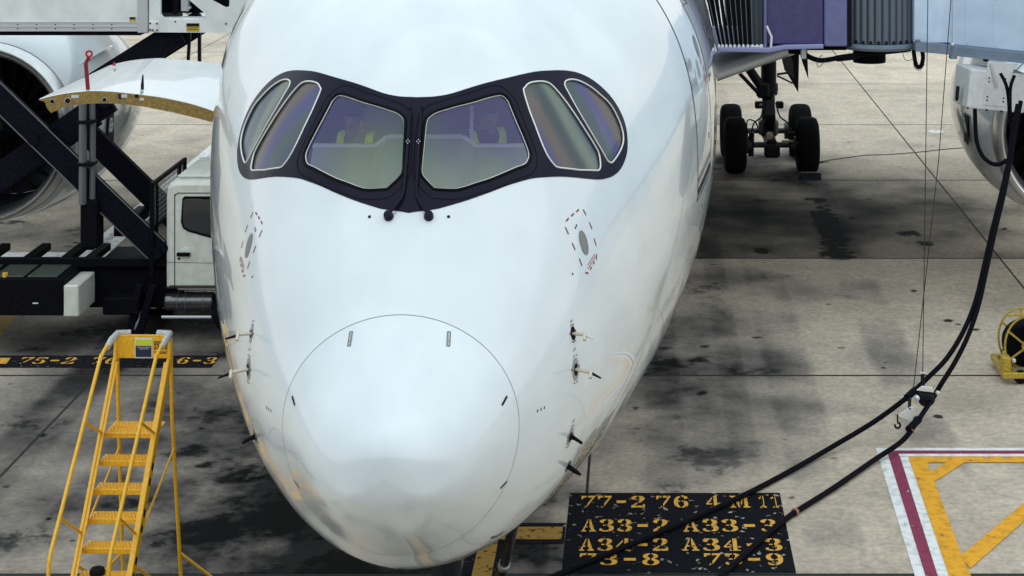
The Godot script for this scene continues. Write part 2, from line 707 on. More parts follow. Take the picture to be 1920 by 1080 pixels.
# ---------------------------------------------------------------- materials
func apron_texture() -> ImageTexture:
	# 64 m square of worn concrete: tone, grime, oil, tyre tracks and painted soft shade over the stand, 2048 pixels
	var N := 2048
	var a := fn(3, 0.003, 5).get_seamless_image(N, N).get_data()
	var b := fn(8, 0.011, 5).get_seamless_image(N, N).get_data()
	var c := fn(12, 0.11, 3).get_seamless_image(N, N).get_data()
	var sw := fn(21, 0.016, 5)
	sw.domain_warp_enabled = true
	sw.domain_warp_amplitude = 40.0
	var e := sw.get_seamless_image(N, N).get_data()
	# grime and painted shade fields: x, depth, half-widths, strength
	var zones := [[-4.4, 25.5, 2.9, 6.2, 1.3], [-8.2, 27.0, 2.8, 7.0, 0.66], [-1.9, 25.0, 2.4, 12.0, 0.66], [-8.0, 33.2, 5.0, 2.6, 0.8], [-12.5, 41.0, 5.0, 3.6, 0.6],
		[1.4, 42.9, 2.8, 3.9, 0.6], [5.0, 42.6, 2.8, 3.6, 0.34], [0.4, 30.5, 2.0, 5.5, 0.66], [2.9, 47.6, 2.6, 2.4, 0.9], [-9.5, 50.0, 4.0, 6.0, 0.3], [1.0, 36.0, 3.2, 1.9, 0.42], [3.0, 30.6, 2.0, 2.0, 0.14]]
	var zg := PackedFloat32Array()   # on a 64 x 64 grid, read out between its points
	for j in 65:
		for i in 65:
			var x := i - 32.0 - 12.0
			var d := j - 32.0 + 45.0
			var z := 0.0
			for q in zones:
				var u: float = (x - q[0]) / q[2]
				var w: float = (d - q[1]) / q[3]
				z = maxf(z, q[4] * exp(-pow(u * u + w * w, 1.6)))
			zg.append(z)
	# tyre tracks along the stand: one value for each column
	var tr := PackedFloat32Array()
	tr.resize(N)
	for q in [[-8.95, 0.34, 0.5], [-7.35, 0.3, 0.35], [-5.6, 0.22, 0.4], [-4.1, 0.25, 0.35], [-2.5, 0.2, 0.5], [-1.4, 0.2, 0.5], [0.35, 0.22, 0.3], [2.45, 0.3, 0.32], [4.25, 0.3, 0.32], [1.5, 0.16, 0.2]]:
		for i in N:
			var x := (i + 0.5) / N * 64.0 - 44.0
			var u: float = absf(x - q[0]) / q[1]
			if u < 1.5:
				tr[i] = maxf(tr[i], q[2] * clampf((1.5 - u) * 2.2, 0.0, 1.0))
	var o := PackedByteArray()
	o.resize(N * N * 3)
	for j in N:
		var gj := j >> 5
		var fj := (j & 31) / 32.0
		for i in N:
			var k := j * N + i
			var gi := i >> 5
			var fi := (i & 31) / 32.0
			var g := gj * 65 + gi
			var z := lerpf(lerpf(zg[g], zg[g + 1], fi), lerpf(zg[g + 65], zg[g + 66], fi), fj)
			var va := a[k] / 255.0 - 0.5
			var vb := b[k] / 255.0 - 0.5
			var vc := c[k] / 255.0 - 0.5
			var ve := e[k] / 255.0
			var grime_shade := clampf(z * 0.84 + va * (0.3 + 0.6 * z) + vb * (0.6 + 0.55 * z) + vc * 0.35 * z + tr[i] * (0.36 + va * 0.6 + vb * 0.8) + (ve - 0.5) * 0.55 * z - 0.05, 0.0, 1.0)  # dirt and tracks, with the soft shade of the zones mixed in
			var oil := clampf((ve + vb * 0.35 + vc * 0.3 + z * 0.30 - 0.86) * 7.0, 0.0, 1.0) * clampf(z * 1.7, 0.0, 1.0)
			var t := (1.0 + 0.24 * vb + 0.14 * va + 0.13 * vc) * (1.0 - 0.76 * grime_shade) * (1.0 - 0.5 * oil)
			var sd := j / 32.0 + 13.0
			if sd > 38.42 and sd < 50.5:   # stained slab row right of the aircraft, with the wing's soft shade painted in
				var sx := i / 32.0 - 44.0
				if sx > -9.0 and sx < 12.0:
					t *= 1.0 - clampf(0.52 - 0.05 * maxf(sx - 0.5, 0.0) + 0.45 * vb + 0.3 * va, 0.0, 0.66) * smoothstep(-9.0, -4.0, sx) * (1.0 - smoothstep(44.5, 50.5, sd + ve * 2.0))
			var warm := (1.0 - grime_shade) * (1.0 - oil)
			o[k * 3] = int(clampf(t * (0.855 + 0.085 * warm), 0, 1) * 255)
			o[k * 3 + 1] = int(clampf(t * (0.845 + 0.050 * warm), 0, 1) * 255)
			o[k * 3 + 2] = int(clampf(t * (0.865 - 0.035 * warm), 0, 1) * 255)
	# drips and spills: measured ones, then a scatter that thickens towards the aircraft
	var drops := []
	for q in [[1700, 437, 24, 5], [1735, 457, 12, 4], [1714, 546, 8, 3], [1600, 410, 12, 3], [1640, 500, 6, 2], [1780, 600, 14, 4], [1797, 608, 7, 2], [1565, 470, 30, 16], [1550, 410, 20, 40], [1430, 470, 16, 5], [1655, 690, 6, 2], [1830, 618, 7, 2], [1890, 431, 22, 6], [112, 735, 5, 2], [135, 1014, 4, 2], [92, 973, 3, 2], [380, 872, 12, 5], [600, 1010, 14, 4], [470, 900, 20, 6], [540, 890, 16, 5]]:
		var p := G(q[0], q[1])
		drops.append([p.x, p.y, q[2] * p.y / F, q[3] * p.y * p.y / (F * H), 0.75])
	var rg := RandomNumberGenerator.new()
	rg.seed = 91
	for k in 900:
		var x := rg.randf_range(-16, 9)
		var d := rg.randf_range(20, 60)
		var z := zg[int(d - 13.0) * 65 + int(x + 44.0)]
		if rg.randf() > 0.16 + z:
			continue
		var r := 0.012 + 0.05 * pow(rg.randf(), 5.0) * (1.0 + 2.0 * z)
		drops.append([x, d, r * rg.randf_range(0.8, 1.8), r, rg.randf_range(0.3, 0.7)])
	for q in drops:
		var ci := int((q[0] + 44.0) / 64.0 * N)
		var cj := int((q[1] - 13.0) / 64.0 * N)
		var ri := int(q[2] / 64.0 * N) + 2
		var rj := int(q[3] / 64.0 * N) + 2
		for j in range(maxi(cj - rj, 0), mini(cj + rj + 1, N)):
			for i in range(maxi(ci - ri, 0), mini(ci + ri + 1, N)):
				var u: float = ((i + 0.5) / N * 64.0 - 44.0 - q[0]) / q[2]
				var w: float = ((j + 0.5) / N * 64.0 + 13.0 - q[1]) / q[3]
				var k := j * N + i
				var f: float = q[4] * clampf((1.15 - sqrt(u * u + w * w) + (e[k] / 255.0 - 0.5) * 2.6 + (c[k] / 255.0 - 0.5) * 1.4) * 2.0, 0.0, 1.0)
				if f > 0.0:
					for h in 3:
						o[k * 3 + h] = int(o[k * 3 + h] * (1.0 - f))
	return ImageTexture.create_from_image(Image.create_from_data(N, N, false, Image.FORMAT_RGB8, o))


func wear_texture(seed_: int, freq: float, cut: float, soft: float) -> ImageTexture:
	# white with holes in its alpha: where old paint has come off
	var N := 512
	var f := fn(seed_, freq, 5)
	f.domain_warp_enabled = true
	f.domain_warp_amplitude = 14.0
	var a := f.get_seamless_image(N, N).get_data()
	var o := PackedByteArray()
	o.resize(N * N * 4)
	for k in N * N:
		var v := a[k] / 255.0
		var g := int(clampf(0.82 + 0.3 * v, 0, 1) * 255)
		o[k * 4] = g
		o[k * 4 + 1] = g
		o[k * 4 + 2] = g
		o[k * 4 + 3] = int(clampf((v - cut) / soft + 0.5, 0, 1) * 255)
	return ImageTexture.create_from_image(Image.create_from_data(N, N, false, Image.FORMAT_RGBA8, o))


func worn(m: StandardMaterial3D, t: Texture2D, scale: float):
	m.albedo_texture = t
	m.uv1_triplanar = true
	m.uv1_world_triplanar = true
	m.uv1_scale = Vector3.ONE * scale
	m.transparency = BaseMaterial3D.TRANSPARENCY_ALPHA_SCISSOR
	m.alpha_scissor_threshold = 0.5


func make_materials():
	var grime_shade := ntex(5, 0.012, Color(0.93, 0.935, 0.94), Color(1, 1, 1), 5)
	var rough := ntex(6, 0.02, Color(0.80, 0.80, 0.80), Color(1, 1, 1), 5)
	var fine := ntex(7, 0.05, Color(0.89, 0.89, 0.89), Color(1, 1, 1), 5)
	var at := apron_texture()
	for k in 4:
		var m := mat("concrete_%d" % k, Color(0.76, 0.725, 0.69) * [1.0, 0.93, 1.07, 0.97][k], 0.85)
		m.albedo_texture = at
		m.detail_enabled = true
		m.detail_albedo = fine
		m.detail_blend_mode = BaseMaterial3D.BLEND_MODE_MUL
		m.detail_uv_layer = BaseMaterial3D.DETAIL_UV_2
		m.uv2_triplanar = true
		m.uv2_world_triplanar = true
		m.uv2_scale = Vector3.ONE * 0.31
		m.metallic_specular = 0.2
	mat("far_concrete", Color(0.40, 0.385, 0.36), 0.85, 0.0, rough, 0.05)
	mat("sealant", Color(0.015, 0.015, 0.016), 0.9)
	# aircraft
	var w := mat("aircraft_white", Color(0.735, 0.785, 0.825), 0.2, 0.0, grime_shade, 0.16)
	w.metallic_specular = 0.7
	w.clearcoat_enabled = true
	w.clearcoat = 1.0
	w.clearcoat_roughness = 0.02
	var r := mat("radome_white", Color(0.735, 0.79, 0.83), 0.24, 0.0, grime_shade, 0.22)
	r.metallic_specular = 0.6
	r.clearcoat_enabled = true
	r.clearcoat = 1.0
	r.clearcoat_roughness = 0.04
	mat("seam", Color(0.03, 0.03, 0.035), 0.7)
	var mk := mat("mask_black", Color(0.010, 0.009, 0.022), 0.12)
	mat("seal_black", Color(0.004, 0.004, 0.005), 0.6)
	mat("trim_silver", Color(0.72, 0.72, 0.68), 0.3, 0.35)
	var gl := mat("cockpit_glass", Color(1, 1, 1), 0.02)
	gl.vertex_color_use_as_albedo = true
	gl.transparency = BaseMaterial3D.TRANSPARENCY_ALPHA
	gl.albedo_color.a = 0.24
	gl.metallic_specular = 0.45
	mat("bare_metal", Color(0.80, 0.80, 0.79), 0.3, 0.9, grime_shade, 0.6)
	mat("dull_metal", Color(0.34, 0.34, 0.35), 0.45, 0.8, rough, 0.8)
	mat("sensor_grey", Color(0.22, 0.22, 0.21), 0.45, 0.3)
	mat("plate_grey", Color(0.36, 0.37, 0.37), 0.4, 0.4)
	mat("probe_cream", Color(0.55, 0.48, 0.38), 0.35, 0.4)
	mat("print_red", Color(0.20, 0.008, 0.02), 0.5)
	mat("print_pale_red", Color(0.45, 0.13, 0.13), 0.5)
	mat("print_black", Color(0.012, 0.012, 0.014), 0.5)
	mat("print_grey", Color(0.30, 0.32, 0.34), 0.5)
	mat("gear_dark", Color(0.022, 0.023, 0.03), 0.4, 0.3, rough, 1.2)
	mat("gear_grey", Color(0.09, 0.09, 0.095), 0.45, 0.3, rough, 1.0)
	mat("tyre", Color(0.012, 0.012, 0.013), 0.75, 0.0, fine, 1.5)
	mat("intake_dark", Color(0.02, 0.02, 0.028), 0.4, 0.2)
	mat("blade", Color(0.05, 0.05, 0.06), 0.3, 0.7)
	mat("primer_gold", Color(0.33, 0.215, 0.06), 0.5, 0.1, rough, 1.6)
	mat("inner_dark", Color(0.012, 0.012, 0.016), 0.8)
	# cockpit
	mat("glareshield", Color(0.24, 0.29, 0.24), 0.8, 0.0, fine, 2.0)
	mat("panel_edge", Color(0.45, 0.48, 0.55), 0.6)
	mat("cabin_grey", Color(0.10, 0.10, 0.17), 0.8)
	mat("seat_blue", Color(0.05, 0.055, 0.10), 0.8)
	var sk := mat("clothed", Color(1, 1, 1), 0.7)
	sk.vertex_color_use_as_albedo = true
	mat("hair", Color(0.012, 0.010, 0.010), 0.6)
	mat("vest_yellow", Color(0.62, 0.86, 0.05), 0.6)
	# vehicles and bridge
	mat("truck_white", Color(0.76, 0.77, 0.71), 0.32, 0.0, grime_shade, 0.8)
	mat("truck_panel", Color(0.76, 0.78, 0.78), 0.4, 0.0, grime_shade, 0.35)
	mat("chassis_black", Color(0.009, 0.009, 0.013), 0.5, 0.1, rough, 1.4)
	mat("scissor_black", Color(0.010, 0.010, 0.018), 0.38, 0.2, rough, 1.2)
	mat("aluminium", Color(0.56, 0.57, 0.60), 0.4, 0.5)
	mat("cylinder_grey", Color(0.16, 0.165, 0.18), 0.3, 0.5)
	mat("tank_grey", Color(0.20, 0.20, 0.21), 0.25, 0.8, rough, 1.6)
	mat("battery_green", Color(0.045, 0.055, 0.045), 0.5)
	mat("cap_yellow", Color(0.65, 0.42, 0.02), 0.5)
	var dg := mat("dark_glass", Color(0.004, 0.005, 0.012), 0.05)
	dg.clearcoat_enabled = true
	mat("sticker_yellow", Color(0.45, 0.33, 0.03), 0.5)
	mat("sticker_lime", Color(0.62, 0.68, 0.05), 0.5)
	mat("sticker_blue", Color(0.012, 0.02, 0.06), 0.4)
	mat("sticker_white", Color(0.75, 0.76, 0.76), 0.5)
	mat("warning_red", Color(0.42, 0.015, 0.03), 0.5)
	var lw := mat("ladder_yellow", Color(1.0, 0.54, 0.008), 0.34, 0.0, ntex(33, 0.03, Color(0.9, 0.88, 0.85), Color(1, 1, 1), 5), 1.3)
	lw.clearcoat_enabled = true
	lw.clearcoat = 0.3
	mat("foam_grey", Color(0.66, 0.67, 0.68), 0.8, 0.0, rough, 2.0)
	mat("reel_yellow", Color(0.62, 0.43, 0.05), 0.45, 0.0, rough, 2.0)
	mat("cab_purple", Color(0.085, 0.078, 0.185), 0.55, 0.0, grime_shade, 0.8)
	mat("cab_lilac", Color(0.155, 0.16, 0.34), 0.5, 0.0, grime_shade, 0.8)
	mat("sill_lilac", Color(0.26, 0.28, 0.50), 0.45)
	mat("tunnel_blue", Color(0.60, 0.73, 0.90), 0.5, 0.0, grime_shade, 0.3)
	mat("beam_blue", Color(0.20, 0.25, 0.33), 0.5, 0.0, grime_shade, 0.8)
	mat("slat_grey", Color(0.14, 0.17, 0.205), 0.45, 0.2, fine, 2.0)
	mat("bellows_cloth", Color(0.020, 0.022, 0.028), 0.8)
	mat("bellows_edge", Color(0.22, 0.23, 0.25), 0.6)
	mat("peg_white", Color(0.75, 0.76, 0.78), 0.5)
	mat("hose_black", Color(0.006, 0.006, 0.009), 0.45)
	mat("unit_white", Color(0.70, 0.71, 0.73), 0.4, 0.0, grime_shade, 0.8)
	mat("unit_shade", Color(0.50, 0.49, 0.46), 0.5)
	mat("wire", Color(0.05, 0.05, 0.055), 0.5, 0.6)
	mat("collar_pink", Color(0.35, 0.14, 0.12), 0.6)
	mat("cast_white", Color(0.74, 0.74, 0.70), 0.45)
	for k in ["mask_black", "seal_black", "gear_dark", "tyre", "intake_dark", "inner_dark", "chassis_black", "scissor_black", "bellows_cloth", "hose_black", "print_black", "hair", "cab_purple"]:
		M[k].metallic_specular = 0.22
		M[k].metallic = 0.0
	mat("terminal_grey", Color(0.30, 0.31, 0.32), 0.6)
	# paint on the ground
	mat("board_black", Color(0.010, 0.011, 0.015), 0.6)
	worn(M.board_black, wear_texture(41, 0.03, 0.25, 0.02), 0.36)
	mat("line_black", Color(0.014, 0.014, 0.018), 0.7)
	worn(M.line_black, wear_texture(44, 0.02, 0.24, 0.02), 0.6)
	mat("letter_yellow", Color(0.84, 0.44, 0.05), 0.6)
	worn(M.letter_yellow, wear_texture(46, 0.03, 0.19, 0.02), 0.7)
	mat("line_yellow", Color(0.84, 0.39, 0.004), 0.6)
	worn(M.line_yellow, wear_texture(47, 0.02, 0.15, 0.02), 0.5)
	mat("line_dirty_yellow", Color(0.36, 0.20, 0.03), 0.7)
	worn(M.line_dirty_yellow, wear_texture(48, 0.03, 0.24, 0.02), 0.5)
	mat("line_white", Color(0.82, 0.83, 0.83), 0.6)
	worn(M.line_white, wear_texture(49, 0.02, 0.12, 0.02), 0.5)
	mat("line_old_white", Color(0.50, 0.49, 0.45), 0.7)
	worn(M.line_old_white, wear_texture(51, 0.03, 0.46, 0.02), 0.35)
	mat("line_maroon", Color(0.26, 0.02, 0.07), 0.6)
	worn(M.line_maroon, wear_texture(53, 0.02, 0.11, 0.02), 0.5)
	for k in ["board_black", "line_black", "hose_black", "scissor_black", "chassis_black", "tyre"]:
		M[k].metallic_specular = 0.1


# ---------------------------------------------------------------- setting
func build_ground():
	var g := mb()
	g.quad(Vector3(-400, -0.04, 60), Vector3(400, -0.04, 60), Vector3(400, -0.04, -700), Vector3(-400, -0.04, -700), Vector3.UP)
	var o := part(g, "ground", M.far_concrete)
	tag(o, "pale grey concrete apron reaching past the parked aircraft", "", "", "structure")
	var xs := []
	for k in range(-6, 7):
		xs.append(-0.72 + 8.13 * k)
	var ds := [6.4, 14.45, 22.5, 30.45, 38.42, 46.55, 54.8, 63.0, 71.2, 79.4, 87.6, 95.8]
	var gap := 0.019
	var gapd := 0.046
	for i in xs.size() - 1:
		for j in ds.size() - 1:
			var s := mb()
			s.uvm = 64.0
			var x0: float = xs[i] + gap
			var x1: float = xs[i + 1] - gap
			var d0: float = ds[j] + gapd
			var d1: float = ds[j + 1] - gapd
			s.box(Vector3((x0 + x1) * 0.5, -0.02, -(d0 + d1) * 0.5), Vector3(x1 - x0, 0.04, d1 - d0), Basis(), 0.006)
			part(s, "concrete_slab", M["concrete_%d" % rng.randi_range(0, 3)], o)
	for x in xs:
		var s := mb()
		s.box(Vector3(x, -0.018, -51), Vector3(gap * 2 - 0.004, 0.024, 90), Basis())
		part(s, "joint_sealant", M.sealant, o)
	for d in ds:
		var s := mb()
		s.box(Vector3(0, -0.0195, -d), Vector3(98, 0.023, gapd * 2 - 0.004), Basis())
		part(s, "joint_sealant", M.sealant, o)


func marking(called: String, label: String) -> Node3D:
	var o := thing(called, Vector3.ZERO, label, "")
	tag(o, "", "", "", "structure")
	return o


func flat(parent: Node3D, called: String, poly: PackedVector2Array, y: float, m: Material):
	var s := mb()
	s.sheet(poly, y)
	part(s, called, m, parent)


func R4(x0: float, x1: float, d0: float, d1: float) -> PackedVector2Array:
	return PackedVector2Array([Vector2(x0, d0), Vector2(x1, d0), Vector2(x1, d1), Vector2(x0, d1)])


func letters(parent: Node3D, s: String, px0: float, px1: float, y0: float, y1: float, y: float, font: Font, m: Material, back: Material):
	# stencilled paint, one shape per character, between measured corners
	var n := s.length()
	var t := mb()
	var b := mb()
	var lo := G(px0, y1)
	var hi := G(px1, y1)
	var dd := G(px0, y0).y - lo.y
	var step := (hi.x - lo.x) / n
	for i in n:
		var ch := s[i]
		if ch == " ":
			continue
		var x := lo.x + step * (i + 0.09)
		var w := step * 0.82
		var d0 := lo.y
		var hgt := dd
		if ch == "-":
			d0 += dd * 0.38
			hgt = dd * 0.22
			t.quad(Vector3(x + w * 0.15, y, -d0), Vector3(x + w * 0.85, y, -d0), Vector3(x + w * 0.85, y, -d0 - hgt), Vector3(x + w * 0.15, y, -d0 - hgt), Vector3.UP)
			continue
		if ch == "1":
			x += w * 0.15
			w *= 0.7
		t.text(ch, Vector3(x, y, -d0), Vector3(w, 0, 0), Vector3(0, 0, -hgt), font)
		var gx := x + w * (0.5 if ch != "7" else 0.42)
		b.quad(Vector3(gx - 0.009, y + 0.004, -d0 - 0.002), Vector3(gx + 0.009, y + 0.004, -d0 - 0.002), Vector3(gx + 0.009, y + 0.004, -d0 - hgt * 0.98), Vector3(gx - 0.009, y + 0.004, -d0 - hgt * 0.98), Vector3.UP)
	part(t, "lettering", m, parent)
	part(b, "stencil_gap", back, parent)


func build_markings():
	var serif := SystemFont.new()
	serif.font_names = ["Droid Serif"]
	serif.font_weight = 700
	# stop board on the right of the nose
	var o := marking("painted_stop_board", "black painted board with yellow aircraft codes right of the nose")
	flat(o, "board_paint", R4(-0.945, 1.885, 22.53, 25.18), 0.006, M.board_black)
	for q in [["77-2", 1086, 1212, 931, 953], ["76", 1228, 1294, 931, 953], ["4", 1322, 1354, 931, 953], ["M", 1366, 1412, 931, 953], ["11", 1420, 1466, 931, 953],
			["A33-2", 1086, 1256, 975, 998], ["A33-3", 1278, 1462, 975, 998], ["A34-2", 1082, 1256, 1011, 1034], ["A34-3", 1276, 1472, 1011, 1034],
			["73-8", 1082, 1240, 1039, 1061], ["73-9", 1318, 1474, 1039, 1061]]:
		letters(o, q[0], q[1], q[2], q[3], q[4], 0.010, serif, M.letter_yellow, M.line_black)
	o = marking("painted_code_strip", "long black strip with worn yellow codes behind the yellow steps")
	flat(o, "board_paint", PackedVector2Array([G(-420, 690), G(396, 690), G(414, 667), G(-420, 667)]), 0.006, M.line_black)
	flat(o, "dash_paint", GP([[-30, 683], [12, 683], [20, 672], [-30, 672]]), 0.010, M.letter_yellow)
	for q in [["75-2", 28, 138], ["76", 165, 217], ["6-3", 326, 403]]:
		letters(o, q[0], q[1], q[2], 671, 683, 0.010, serif, M.letter_yellow, M.line_black)
	o = marking("lead_in_line", "black edged yellow centre line under the nose")
	flat(o, "line_border", R4(XC - 0.17, XC + 0.33, 17.5, 90), 0.006, M.line_black)
	flat(o, "line_paint", R4(XC - 0.04, XC + 0.2, 17.5, 90), 0.010, M.line_dirty_yellow)
	o = marking("stop_bar", "short black edged yellow bar beside the painted board")
	flat(o, "line_border", R4(-1.9, -0.955, 23.42, 24.10), 0.012, M.line_black)
	flat(o, "line_paint", R4(-1.8, -0.99, 23.55, 23.96), 0.016, M.line_dirty_yellow)
	o = marking("old_yellow_line", "faded yellow line at the left end of the truck")
	flat(o, "line_paint", GP([[-60, 640], [-8, 640], [32, 592], [-20, 592]]), 0.006, M.line_dirty_yellow)
	# old white lines behind the truck
	o = marking("worn_white_line", "flaking white painted line running away behind the truck")
	flat(o, "line_paint", GP([[138, 484], [192, 484], [470, 247], [425, 247]]), 0.006, M.line_white)
	flat(o, "worn_centre", GP([[160, 477], [176, 477], [440, 262], [428, 262]]), 0.010, M.line_old_white)
	o = marking("worn_cross_line", "flaking white painted line crossing behind the scissor arms")
	flat(o, "line_paint", GP([[-300, 489], [250, 489], [240, 474], [-300, 474]]), 0.012, M.line_white)
	# boxed area on the right
	o = marking("equipment_box", "white, maroon and yellow hatched box at the right edge")
	flat(o, "white_paint", PackedVector2Array([G(1642, 840.5), G(1660, 840.5), G(1703, 857.3), G(1779, 1080), G(1830, 1180), G(1763, 1180), G(1715, 1080)]), 0.006, M.line_white)
	flat(o, "white_paint", GP([[1642, 840.5], [2400, 840.5], [2400, 858], [1653, 858]]), 0.0065, M.line_white)
	flat(o, "maroon_paint", GP([[1663, 846], [1684, 846], [1758, 1080], [1793, 1180], [1766, 1180], [1735, 1080]]), 0.011, M.line_maroon)
	flat(o, "maroon_paint", GP([[1663, 846], [2400, 846], [2400, 851.8], [1666, 851.8]]), 0.0115, M.line_maroon)
	flat(o, "yellow_paint", GP([[1703, 857.3], [1736, 857.3], [1740, 872], [1804, 1044], [1819, 1076], [1850, 1180], [1820, 1180], [1779, 1080]]), 0.011, M.line_yellow)
	flat(o, "yellow_paint", GP([[1703, 857.3], [2400, 857.3], [2400, 868.5], [1707, 868.5]]), 0.0115, M.line_yellow)
	flat(o, "yellow_paint", GP([[1742, 888], [1775, 868], [1809, 868], [1752, 905]]), 0.0125, M.line_yellow)
	flat(o, "yellow_paint", GP([[1801, 1044], [1930, 936], [1930, 970], [1819, 1068]]), 0.0125, M.line_yellow)
	flat(o, "white_paint", GP([[1684, 852.4], [2400, 852.4], [2400, 857], [1687, 857]]), 0.0118, M.line_white)
	o = marking("apron_crack", "thin dark crack wandering across the pale slab beside the main wheels")
	var top := []
	var low := []
	for q in [[1535, 303], [1575, 297], [1620, 291], [1668, 289], [1720, 285], [1765, 280], [1815, 276]]:
		top.append(G(q[0], q[1]))
		low.push_front(G(q[0] + 2, q[1] + 1.3))
	flat(o, "crack_line", PackedVector2Array(curve(top, 4) + curve(low, 4)), 0.005, M.sealant)
	# round covers set into the apron
	for q in [[1755, 247, 14.0], [1806, 247, 10.0]]:
		var g := G(q[0], q[1])
		var c := thing("apron_light_cover", Vector3(g.x, 0, -g.y), ["pale round inset cover on the open apron right of the gear", "pale round inset cover half hidden by the right engine"][0 if q[0] < 1800 else 1], "ground light", "round covers set in the apron")
		var m := mb()
		m.lathe(Vector3(g.x, 0, -g.y), Vector3.UP, [Vector2(q[2] * g.y / F, 0.0), Vector2(q[2] * g.y / F - 0.02, 0.016), Vector2(0, 0.022)], 20)
		part(m, "cover", M.cast_white, c)
		m = mb()
		m.lathe(Vector3(g.x, 0.024, -g.y), Vector3.UP, [Vector2(0.06, 0.0), Vector2(0.05, 0.014), Vector2(0, 0.014)], 12)
		part(m, "lens", M.probe_cream, c)


# ---------------------------------------------------------------- airliner
var plane: Node3D


func mask_half() -> Array:
	return pairs([2.130, 0.0, 2.143, 0.095, 2.192, 0.194, 2.300, 0.310, 2.445, 0.429, 2.607, 0.525, 2.824, 0.621, 3.039, 0.701, 3.171, 0.754, 3.285, 0.813, 3.379, 0.881, 3.446, 0.949, 3.477, 1.015, 3.460, 1.071, 3.377, 1.116, 3.275, 1.137, 3.111, 1.141, 2.925, 1.120, 2.739, 1.079, 2.590, 1.029, 2.405, 0.950, 2.251, 0.872, 2.112, 0.792, 1.992, 0.710, 1.890, 0.631, 1.757, 0.504, 1.654, 0.370, 1.580, 0.232, 1.548, 0.138, 1.524, 0.0])


func both_sides(half: Array) -> PackedVector2Array:
	var c := curve(half, 3)
	var o := PackedVector2Array(c)
	for i in range(c.size() - 2, 0, -1):
		o.append(Vector2(c[i].x, -c[i].y))
	return o


func mirror(a: PackedVector2Array) -> PackedVector2Array:
	var o := PackedVector2Array()
	for i in range(a.size() - 1, -1, -1):
		o.append(Vector2(a[i].x, -a[i].y))
	return o


func ccw(p: PackedVector2Array) -> PackedVector2Array:
	var q := p.duplicate()
	if Geometry2D.is_polygon_clockwise(q):
		q.reverse()
	return q


func coating_reflection(q: Vector2) -> Color:
	# painted reflections and film tint of the coated panes: green below and violet above in front, upright bands at the sides
	if q.x < 2.37 and absf(q.y) < 0.69 and q.x < 2.62 - 0.5 * absf(q.y):
		var v := smoothstep(1.72, 2.12, q.x + 0.10 * sin(q.y * 6.0) + 0.04 * sin(q.x * 17.0 + q.y * 9.0))
		var c := Color(0.125, 0.150, 0.120).lerp(Color(0.060, 0.055, 0.170), v)
		return 2.5 * c.lerp(Color(0.075, 0.14, 0.13), 0.6 * smoothstep(0.24, 0.06, absf(q.y)) * (0.5 + 0.5 * sin(q.x * 11.0)))
	var bands := [Color(0.07, 0.11, 0.12), Color(0.085, 0.085, 0.24), Color(0.16, 0.125, 0.115), Color(0.07, 0.09, 0.10), Color(0.20, 0.25, 0.20), Color(0.07, 0.09, 0.15)]
	var u := fposmod(q.x * 7.0 + 0.35 * sin(q.y * 9.0) + signf(q.y) * 0.9 + 8.0, 6.0)
	var i := int(u) % 6
	var f := smoothstep(0.15, 0.85, u - floor(u))
	return 3.0 * (bands[i] as Color).lerp(bands[(i + 1) % 6], f)


